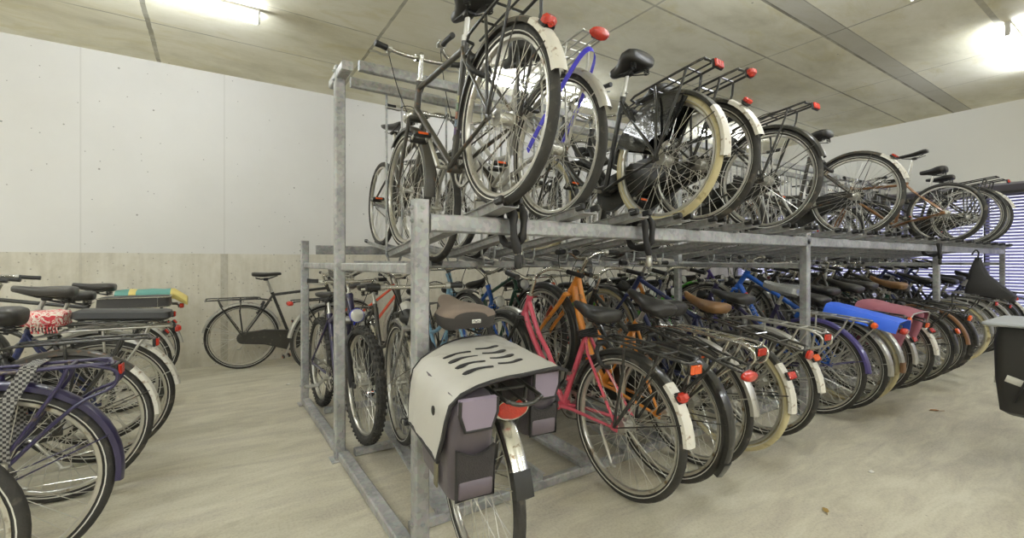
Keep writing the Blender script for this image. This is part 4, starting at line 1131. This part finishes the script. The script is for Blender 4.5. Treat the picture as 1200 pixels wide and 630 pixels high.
# double pannier on the nearest bicycle: the left bag hangs lower than the right one
p = on('N1', 'double_pannier', 'dark plum double pannier with light grey top cover hung on the nearest bicycle', 'pannier', (-.02, 0, .76))
PB = {1: dict(y=.158, zt=.0, h=.285, t=.066, x=-.145), -1: dict(y=-.155, zt=-.005, h=.21, t=.058, x=.0)}
M_band = mat('plum_band', (104, 94, 102), .4, 0, .1, 9)
for s in (1, -1):
    q = PB[s]; yc0, zt, hh, tt, xc = q['y'], q['zt'], q['h'], q['t'], q['x']; xb = xc - .165
    rings = []
    for f, hx, hy, r, off in ((-1, .125, .78, .03, 0), (-.985, .142, .9, .035, 0), (-.6, .156, 1.0, .03, .004), (-.25, .163, 1.05, .03, .006), (0, .163, 1.0, .03, .004), (.06, .15, .85, .03, 0)):
        rings.append([(x + cloth_noise(x, f * .3, .003, s), y + cloth_noise(f * .3, x, .003, s * 2), zt + f * hh) for x, y, _ in rrect(xc, yc0 + s * off, hx, hy * tt, r, 0)])
    mb = MB(); mb.loft(rings); bag = add(p, 'pannier_bag', mb, M_bag)
    mb = MB(); yc = yc0; w = tt * .86; zb, zp = zt - hh * .93, zt - hh * .42
    o = [(yc - w, zb), (yc + w, zb), (yc + w * 1.04, zp)] + [(yc + w * 1.04 - 2.08 * w * k / 8, zp - .025 * sin(pi * k / 8)) for k in range(1, 8)] + [(yc - w * 1.04, zp)]
    mb.loft([[(xb + .006, u, v) for u, v in o], [(xb - .008, yc + (u - yc) * .96, v) for u, v in o]]); add(bag, 'pocket', mb, M_mesh)
    mb = MB(); mb.tube([(xb - .006, u, v) for u, v in o], .0045, 6, closed=True); add(bag, 'piping', mb, M_trim)
    mb = MB(); mb.box((xb - .004, yc, zb + .028), (.014, w * 1.9, .055), .006); add(bag, 'bottom_band', mb, M_band)
    fp = ((-.85, -.03), (-.6, -.075), (.6, -.075), (.85, -.03), (.85, .012), (-.85, .012))
    mb = MB(); mb.loft([[(x, yc + u * tt * k, zt + .01 + v) for u, v in fp] for x, k in ((xb + .004, 1), (xb - .013, 1), (xb - .017, .94))]); add(bag, 'flap_patch', mb, M_patch)
    mb = MB(); mb.tube([(xb - .014, yc + u * tt, zt + .01 + v) for u, v in (fp[5], fp[0], fp[1], fp[2], fp[3], fp[4])], .0055, 6); add(bag, 'piping', mb, M_trim)
    ys = yc0 + s * (tt * 1.06 + .004)
    mb = MB(); mb.box((xc - .05, ys, zt - hh * .55), (.026, .006, hh * .85), .002); add(bag, 'strap', mb, M_buckle)
    mb = MB(); mb.box((xc - .05, ys + s * .006, zt - .09), (.04, .012, .05), .004); add(bag, 'buckle', mb, M_blackplastic)
    mb = MB(); mb.lathe([(0, .014), (.012, .014), (.014, .009)], (xc - .05, ys + s * .004, zt - .045), (0, s, 0), 14); add(bag, 'snap', mb, M_blackplastic)
path = [(-.222, -.05), (-.227, -.015), (-.218, .022), (-.17, .042), (-.12, .046), (-.06, .05), (0, .054), (.05, .054), (.10, .05), (.15, .042), (.20, .026), (.232, .0), (.243, -.04), (.247, -.10), (.25, -.17)]
cv = add(p, 'top_cover', drape(path, -.275, .20, .006, 16, .0025, .045), M_tarp)
def topz(y):
    for (u, za), (v, zb_) in zip(path, path[1:]):
        if u <= y <= v: return za + (zb_ - za) * (y - u) / (v - u)
    return 0
for xx in (-.277, .202):
    mb = MB(); n = len(path)
    mb.tube([(xx + .045 * max(0, 1 - min(k, n - 1 - k) / 2) ** 1.5 * (1 if xx < 0 else -1), y, z + .002) for k, (y, z) in enumerate(path)], .0065, 6); add(cv, 'piping', mb, M_trim)
for e in (0, -1):
    y, z = path[e]; mb = MB(); mb.tube([(-.238, y, z), (.155, y, z)], .0065, 6); add(cv, 'piping', mb, M_trim)
SH = [cv]
for k in range(4):   # black finger-like print on the cover
    for sgn in (1, -1):
        x0 = -.17 + k * .062 + (.022 if sgn < 0 else 0); y0 = .03 + .014 * sgn; mb = MB()
        mb.tube([(x0 + .012 * sin(t * 3.2) * sgn, y0 + sgn * .105 * t, topz(y0 + sgn * .105 * t) + .0065) for t in [i / 9 for i in range(10)]], [.006, .0065, .0065, .007, .008, .009, .011, .013, .012, .008], 6)
        for v in range(len(mb.v)):
            x, y, z = mb.v[v]; tz = topz(y) + .0045; mb.v[v] = (x, y, tz + (z - tz) * .22)
        add(cv, 'printed_motif', mb, M_trim)
for ob in [cv] + list(cv.children):   # the cover lies askew: its right half further forward
    for vt in ob.data.vertices: vt.co.x -= vt.co.y * (.34 if vt.co.y < 0 else .08 + max(0, vt.co.x) * 2.6)

def cover(b, label, m1, m2=None, grow=.006, kind=None, tagm=None, crumple=0.0, fringe=False, cat='saddle cover', name='saddle_cover', k='city'):
    inf = B[b]; M = inf['M'] @ inf['Ms']
    r = empty(name, label, cat, M)
    rings = []
    for q in saddle_rings(k, grow, 36):      # open underneath: only the upper 270 degrees of each section
        rings.append([(q[j % 36][0] * 1.07, q[j % 36][1], q[j % 36][2]) for j in range(-4, 23)])
    if crumple:
        rr = random.Random(3); rings = [[(x + rr.uniform(-1, 1) * crumple, y + rr.uniform(-1, 1) * crumple * (1.2), z + rr.uniform(-1, 1) * crumple) for x, y, z in q] for q in rings]
    mb = MB(); mb.loft(rings, closed=False); sh = add(r, 'cover_fabric', mb, [m1, m2 or m1], ang=30 if crumple else 60)
    if m2:
        for pl in sh.data.polygons: pl.material_index = 1 if pl.center.z < -.012 + (.0) else 0
    if tagm:
        mb = MB(); mb.box((-.148, -.02, -.03), (.004, .036, .014), .001); tg = add(r, 'label_tag', mb, tagm)
        mb = MB(); mb.tube(smooth_path([(-.1508, -.006, -.03), (-.1508, -.012, -.026), (-.1508, -.018, -.033), (-.1508, -.024, -.027), (-.1508, -.034, -.03)], 4), .0012, 5); add(tg, 'script', mb, M_blackplastic)
    if fringe:
        mb = MB()
        for q in range(9):
            x = -.12 + q * .012; mb.tube([(x, .09 + grow, -.04), (x + .004, .1, -.07), (x, .094, -.095)], .004, 5)
        add(r, 'fringe', mb, m1)
    return r
M_felt = mat('brown_grey_saddle_felt', (126, 112, 100), .9, 0, .1, 80, bump=.15, bscale=300)
M_skirt = mat('charcoal_saddle_skirt', (58, 54, 51), .8, 0, .15, 60)
cover('N1', 'brown-grey felt saddle cover with charcoal skirt and small white tag, on the nearest bicycle', M_felt, M_skirt, .014, tagm=mat('white_label', (220, 218, 210), .6))
cover('N7', 'crumpled silver plastic wrapped over the purple bicycle saddle behind the second rack post', mat('silver_plastic_wrap', (206, 208, 208), .22, .5, .12, 30, bump=.6, bscale=45), None, .013, crumple=.0035, cat='plastic wrap', name='plastic_wrap')
def floral():
    m, N, L, bs, tc = node_mat('red_floral_cloth')
    v = N.new('ShaderNodeTexVoronoi'); v.inputs['Scale'].default_value = 42; L.new(tc.outputs['Object'], v.inputs['Vector'])
    n = noise(N, L, tc.outputs['Object'], 38, 3, .5, 1.2)
    c = ramp(N, L, n, [(.44, (196, 62, 70)), (.5, (226, 216, 202)), (.58, (226, 216, 202)), (.62, (206, 84, 90))])
    L.new(c, bs.inputs['Base Color']); bs.inputs['Roughness'].default_value = .85; return m
cover('L3', 'red and white floral cloth cover on a saddle in the left row', floral(), None, .014, fringe=True, crumple=.0025)

# cloths and bags on carriers
M_bluetarp = mat('bright_blue_tarpaulin', (58, 108, 232), .4, 0, .12, 7, bump=.4, bscale=12)
p = on('N8', 'rain_cover', 'bright blue tarpaulin folded over a carrier in the second bay of the near row', 'cover', (-.05, 0, .775))
add(p, 'tarpaulin', drape([(-.135, -.055), (-.125, -.01), (-.105, .022), (-.04, .03), (.04, .032), (.105, .022), (.125, -.01), (.135, -.055)], -.30, .16, .005, 12, .003, 0, 2.0), M_bluetarp)
mb = MB(); mb.loft([rrect(-.07, 0, .2, .1, .03, -.005), rrect(-.07, 0, .21, .105, .03, .008), rrect(-.07, 0, .2, .095, .03, .02)]); add(p, 'bag_body', mb, M_trim, label='black bag under the blue cover')
M_pink = mat('dusty_pink_cloth', (156, 94, 106), .85, 0, .2, 10, bump=.35, bscale=22)
p = on('N10', 'double_pannier', 'dusty pink cloth double pannier over a carrier in the second bay of the near row', 'pannier', (-.06, 0, .775))
for s in (1, -1):
    mb = MB(); mb.loft([[(x + cloth_noise(x, z, .004, s), y, zz) for x, y, zz in rrect(-.06, s * .15, hx, hy, .03, z)] for z, hx, hy in ((-.30, .13, .04), (-.28, .15, .052), (-.12, .165, .056), (-.0, .165, .05), (.012, .15, .04))]); add(p, 'pannier_bag', mb, M_pink)
add(p, 'top_flap', drape([(-.208, -.13), (-.214, -.06), (-.205, .0), (-.17, .026), (-.06, .032), (.06, .032), (.17, .026), (.205, .0), (.214, -.06), (.208, -.13)], -.24, .13, .006, 12, .003, .02, 5.0), M_pink)
mb = MB(); mb.tube([(-.243, y, z + .002) for y, z in [(-.208, -.12), (-.214, -.06), (-.205, .0), (-.17, .026), (-.06, .032), (.06, .032), (.17, .026), (.205, .0), (.214, -.06), (.208, -.12)]], .005, 6); add(p, 'grey_edging', mb, M_silver)
p = on('N16', 'carrier_bag', 'limp black bag strapped upright near the far end of the near row', 'bag', (-.08, 0, .78))
mb = MB(); mb.loft([[(x + cloth_noise(x, z, .01, 1), y + cloth_noise(y, z, .008, 4), zz) for x, y, zz in rrect(ox, 0, hx, hy, .04, z)] for z, hx, hy, ox in ((0, .20, .08, -.1), (.06, .21, .09, -.1), (.14, .16, .08, -.04), (.24, .08, .06, .04), (.36, .05, .045, .08), (.42, .03, .03, .09))]); add(p, 'bag_body', mb, M_trim)
mb = MB(); mb.tube(smooth_path([(.09, 0, .4), (.1, .0, .48), (.13, 0, .5), (.15, 0, .44)], 4), .008, 6); add(p, 'strap', mb, M_blackplastic)

# left row bags
p = on('L3', 'carrier_bag', 'flat black vinyl bag on the carrier behind the floral saddle cover', 'bag', (-.06, 0, .80))
mb = MB(); mb.loft([[(x, y, zz + .012 * sin(x * 9)) for x, y, zz in rrect(-.05, 0, hx, hy, .03, z)] for z, hx, hy in ((0, .20, .085), (.012, .22, .10), (.045, .215, .095), (.055, .19, .08))]); add(p, 'bag_body', mb, M_blackplastic)
p = on('L5', 'carrier_bag', 'black carrier bag with silver piping beside the teal and yellow bag', 'bag', (-.06, 0, .785))
mb = MB(); mb.loft([rrect(-.06, 0, hx, hy, .03, z) for z, hx, hy in ((0, .2, .12), (.01, .215, .13), (.075, .21, .125), (.085, .19, .11))]); add(p, 'bag_body', mb, mat('black_bag_fabric', (60, 58, 54), .6, 0, .15, 20))
mb = MB()
for z, hx, hy in ((.078, .213, .128), (.006, .213, .128)): mb.tube(rrect(-.06, 0, hx, hy, .03, z), .004, 5, closed=True)
for s in (-1, 1): mb.tube([(-.2, s * .13, .0), (-.2, s * .13, .08)], .004, 5)
add(p, 'piping', mb, M_chrome)
M_teal = mat('teal_cloth', (98, 150, 140), .7, 0, .12, 14, bump=.3, bscale=24); M_yel = mat('pale_yellow_cloth', (206, 188, 112), .7, 0, .12, 14, bump=.3, bscale=24)
p = on('L6', 'carrier_bag', 'teal and pale yellow striped bag on the last carrier by the back wall', 'bag', (-.06, 0, .80))
def bagseg(xa, xb, sag):
    mb = MB(); rs = []
    for k in range(6):
        x = xa + (xb - xa) * k / 5
        rs.append([(x, .125 * cos(a) * (1 - .06 * sin(x * 20)), .045 + .045 * sin(a) - sag * max(0, -(x + .24)) * 2 + .004 * sin(x * 40 + a * 3)) for a in [2 * pi * q / 18 for q in range(18)]])
    mb.loft(rs); return mb
add(p, 'bag_body', bagseg(-.22, .02, .3), M_teal); add(p, 'bag_end', bagseg(-.34, -.22, .35), M_yel, label='pale yellow end of the bag'); add(p, 'bag_band', bagseg(.02, .07, 0), M_yel, label='pale yellow band'); add(p, 'bag_band', bagseg(.07, .16, 0), M_teal)

# webbing straps on carriers (parts of their bicycles)
def checker(name, a, b, sc=90):
    m, N, L, bs, tc = node_mat(name)
    c = N.new('ShaderNodeTexChecker'); c.inputs['Scale'].default_value = sc; c.inputs['Color1'].default_value = lin(a) + (1,); c.inputs['Color2'].default_value = lin(b) + (1,)
    L.new(tc.outputs['Object'], c.inputs['Vector']); L.new(c.outputs[0], bs.inputs['Base Color']); bs.inputs['Roughness'].default_value = .8; return m
def strap(b, m, xs, w, label):
    inf = B[b]; z = inf['zr']; x0, x1 = xs
    mb = MB(); pts = []
    for s in (1,):
        pts = [(x1, .082, .44), (x1 - .0, .084, .6), (x0, .074, z + .004), (x0, .05, z + .012), (x0, -.05, z + .012), (x0, -.074, z + .004), (x1, -.084, .6), (x1, -.082, .44)]
    P = smooth_path(pts, 3)
    rings = [[(q.x - w / 2, q.y, q.z), (q.x + w / 2, q.y, q.z), (q.x + w / 2, q.y * .97, q.z - .002), (q.x - w / 2, q.y * .97, q.z - .002)] for q in P]
    mb.loft(rings); o = link('strap', mb.mesh('strap', m, 40), inf['root']); o['label'] = label
    mb = MB(); mb.box((x1, .085, .44), (.034, .014, .03), .005); link('buckle', mb.mesh('buckle', M_alu, 40), o)
strap('L1', checker('grey_checked_webbing', (150, 148, 142), (54, 52, 52), 110), (-.12, -.06), .045, 'grey checked webbing strap')
inf = B['U2']; ms_ = mat('violet_blue_webbing', (84, 78, 226), .5, 0, .08, 20)
P = smooth_path([(.10, .088, .36), (.0, .084, .44), (-.14, .07, .55), (-.27, .042, .66), (-.30, 0, .69), (-.27, -.042, .66), (-.14, -.07, .55), (.0, -.084, .44), (.10, -.088, .36)], 3)
mb = MB(); mb.loft([[(q.x - .004, q.y * .97, q.z - .012), (q.x + .004, q.y * .97, q.z + .012), (q.x + .004, q.y * 1.02 + .001, q.z + .013), (q.x - .004, q.y * 1.02 + .001, q.z - .011)] for q in P])
o = link('strap', mb.mesh('strap', ms_, 40), inf['root']); o['label'] = 'bright violet-blue strap'
# stickers on the nearest upper bicycle's seat tube
g = B['U1']['g']; fr = [c for c in B['U1']['root'].children if c.name.startswith('frame')][0]
for k, (c, nm) in enumerate((((214, 208, 120), 'yellow'), ((92, 148, 70), 'green'), ((226, 120, 50), 'orange'), ((150, 186, 220), 'blue'), ((112, 70, 160), 'violet'))):
    mb = MB(); t0 = .30 - k * .036; mb.tube([g['BB'] + g['sd'] * t0, g['BB'] + g['sd'] * (t0 + .032)], .0152, 14); o = link('sticker', mb.mesh('sticker', mat('sticker_' + nm, c, .4)), fr); o['label'] = nm + ' sticker'
# white lettering on the blue bicycle's down tube (red and white bands with unreadable block letters)
g = B['N8']['g']; fr = [c for c in B['N8']['root'].children if c.name.startswith('frame')][0]
d = (g['BB'] - g['L']).normalized(); rt = .0195 * 1.1
for t, ln, mm, nm in ((.10, .012, mat('red_band', (196, 44, 40), .4), 'red band'), (.118, .06, whitep, 'white band'), (.40, .05, whitep, 'white band')):
    mb = MB(); mb.tube([g['L'] + g['ax'] * .03 + d * t, g['L'] + g['ax'] * .03 + d * (t + ln)], rt + .0008, 14); o = link('tube_band', mb.mesh('tube_band', mm), fr); o['label'] = nm
for s in (1, -1):
    mb = MB(); upv = Vector((0, s, 0)); side = d.cross(upv)
    for k, seg in enumerate(([(0, 0), (0, 1), (.6, 1)], [(0, 0), (.3, 1), (.6, 0)], [(.6, 1), (0, .9), (.6, .1), (0, 0)], [(0, 0), (0, 1), (.6, .5), (0, .5)], [(.6, 0), (0, 0), (0, 1), (.6, 1)])):
        b0 = g['L'] + g['ax'] * .03 + d * (.2 + k * .036) + upv * (rt - .001)
        mb.tube([b0 + d * (a * .036) + side * ((b - .5) * .022) for a, b in seg], .0028, 6)
    o = link('lettering', mb.mesh('lettering', whitep), fr); o['label'] = 'white block lettering on the blue tube'

# chain locks wrapped round the deck rail
def chain_lock(x, label, seed):
    rr = random.Random(seed); z0 = 1.318
    r = empty('chain_lock', label, 'lock', Matrix.Translation((x, 1.59, z0)), 'locks hanging on the upper rail')
    pts = [(.045, .13, .10), (.04, .115, .05)]
    for k in range(34):
        t = k / 33; an = radians(20 + 520 * t); ca, sa = cos(an), sin(an)
        pts.append((.035 - .075 * t, .03 + .07 * (1 if ca > 0 else -1) * abs(ca) ** .7, -.035 + .08 * (1 if sa > 0 else -1) * abs(sa) ** .7))
    pts += [(-.036, -.045, -.13), (-.022, -.045, -.16)]
    pts = pts[:-2] + [(-.04, -.044, -.08), (-.032, -.048, -.12), (-.02, -.046, -.15)]
    mb = MB(); n = len(pts); mb.tube(pts, [.0165 + .0035 * sin(i * 1.9) + rr.uniform(-.001, .001) for i in range(n)], 8); add(r, 'chain_sleeve', mb, M_trim)
    mb = MB(); mb.box((-.018, -.045, -.185), (.034, .024, .06), .006); pl = add(r, 'padlock', mb, M_alu if seed % 2 else M_blackplastic)
    mb = MB(); mb.tube(smooth_path([(-.03, -.045, -.158), (-.032, -.045, -.135), (-.018, -.045, -.125), (-.004, -.045, -.135), (-.006, -.045, -.158)], 4), .005, 6); add(pl, 'shackle', mb, M_chrome)
    mb = MB()
    for k in range(6):
        mb.box((.03 + .004 * sin(k), .10 + k * .0, .06), (.01, .008, .006), .002) if False else None
for x, lb, sd in ((1.06, 'black sleeved chain lock with yellow scuffs hanging below the rail under the nearest upper bicycle', 2), (1.86, 'black chain lock with silver padlock wrapped round the rail under the cream-tyred bicycle', 3), (6.48, 'black chain lock on the rail just before the third near rack post', 4)):
    chain_lock(x, lb, sd)

# bag on the bicycle at the right edge
p = on('R1', 'pannier', 'big black pannier with flat grey lid and reflective strip at the right edge', 'pannier', (-.06, 0, .775))
for s in (1,):
    mb = MB(); mb.loft([[(x + cloth_noise(x, z, .004, 3), y + cloth_noise(z, x, .004, 1), zz) for x, y, zz in rrect(-.06, s * .19, hx, hy, .045, z)] for z, hx, hy in ((-.44, .12, .05), (-.42, .15, .075), (-.25, .172, .088), (-.06, .178, .09), (.015, .175, .085), (.03, .15, .07))]); bag = add(p, 'pannier_bag', mb, M_blackplastic)
    mb = MB(); mb.box((-.06, s * .285, -.27), (.20, .006, .035), .002); add(bag, 'reflective_strip', mb, M_stripe)
    mb = MB(); mb.beam((-.239, s * .14, -.27), (-.239, s * .23, -.24), .004, .035); add(bag, 'reflective_strip', mb, M_stripe)
    mb = MB(); mb.loft([[(x, y, zz) for x, y, zz in rrect(-.262, s * .12, .03, .03, .012, z)] for z in (-.40, -.36, -.30)]); mb.box((-.275, s * .12, -.408), (.07, .08, .016), .004); add(bag, 'rubber_foot', mb, M_blackplastic)
    mb = MB(); mb.tube(smooth_path([(-.235, s * .11, .0), (-.245, s * .13, -.14), (-.245, s * .2, -.36)], 4), .006, 6); add(bag, 'strap', mb, M_trim)
mb = MB(); mb.loft([rrect(-.10, .11, .27, .19, .05, .034), rrect(-.10, .11, .275, .195, .05, .042), rrect(-.10, .11, .27, .19, .05, .05)]); add(p, 'lid', mb, mat('grey_lid_vinyl', (158, 160, 160), .45, 0, .06, 12))

# litter on the floor
def leaf(x, y, rz, sc, label, m):
    o = []
    for k in range(9): t = k / 8; o.append((t, .28 * sin(pi * t) * (1 + .25 * sin(9 * t)), .10 * sin(pi * t)))
    vs = [(a * sc, b * sc, c * sc + .004) for a, b, c in o] + [(a * sc, -b * sc, c * sc * .6 + .004) for a, b, c in o] + [(a * sc, 0, c * sc * .3 + .002) for a, b, c in o]
    fs = []
    for k in range(8): fs += [(k, k + 1, 19 + k, 18 + k), (9 + k, 18 + k, 19 + k, 10 + k)]
    mb = MB(); mb.add(vs, fs); mb.tube([(0, 0, .003), (-.4 * sc, .05 * sc, .006)], .0015, 5)
    q = link('leaf', mb.mesh('leaf', m, 60), None, Matrix.Translation((x, y, 0)) @ Matrix.Rotation(rz, 4, 'Z')); tag(q, label, 'leaf')
M_leaf = mat('dry_leaf', (150, 122, 62), .8, 0, .3, 40)
leaf(2.30, .93, .6, .05, 'dry yellow-brown leaf on the open floor in front of the near row', M_leaf)
leaf(4.60, 1.10, 2.4, .07, 'dry orange-brown leaf on the floor by the rear wheels of the second bay', mat('dry_leaf_orange', (164, 112, 60), .8, 0, .3, 40))
def scrap(x, y, label, c):
    mb = MB(); mb.loft([[(.016 * cos(a) + .004 * sin(3 * a), .011 * sin(a), z + .002 * sin(a * 2)) for a in [2 * pi * k / 9 for k in range(9)]] for z in (.0015, .006)]); q = link('paper_scrap', mb.mesh('paper_scrap', mat('paper', c, .8), 30), None, Matrix.Translation((x, y, .001))); tag(q, label, 'litter')
scrap(2.95, .98, 'tiny white paper scrap on the open floor right of the leaf', (226, 224, 216)); scrap(.56, 4.63, 'small white paper scrap on the floor left of the far rack post', (222, 220, 212))

# ------------------------------------------------------------------ camera, light, colour
w = bpy.data.worlds.new('World'); SC.world = w; w.use_nodes = True
bg = w.node_tree.nodes['Background']; bg.inputs[0].default_value = (.86, .88, 1.0, 1); bg.inputs[1].default_value = 1.6
cd = bpy.data.cameras.new('camera'); cam = bpy.data.objects.new('camera', cd); COL.objects.link(cam)
TH = atan2(812, 531); fw = Vector((cos(TH), sin(TH), 0))
cam.location = (0, 0, 1.13); cam.rotation_euler = (pi / 2, 0, atan2(fw.y, fw.x) - pi / 2)
cd.sensor_width = 36; cd.lens = 531 * 36 / 1200; cd.shift_y = -8 / 1200; cd.clip_start = .05
SC.camera = cam
vs = SC.view_settings
vs.view_transform = 'Standard'; vs.look = 'None'; vs.exposure = 0.14; vs.gamma = 1.0; vs.use_curve_mapping = False
SC.cycles.max_bounces = 12; SC.cycles.diffuse_bounces = 8; SC.cycles.glossy_bounces = 4; SC.cycles.transparent_max_bounces = 8
SC.cycles.sample_clamp_indirect = 6; SC.cycles.use_denoising = True
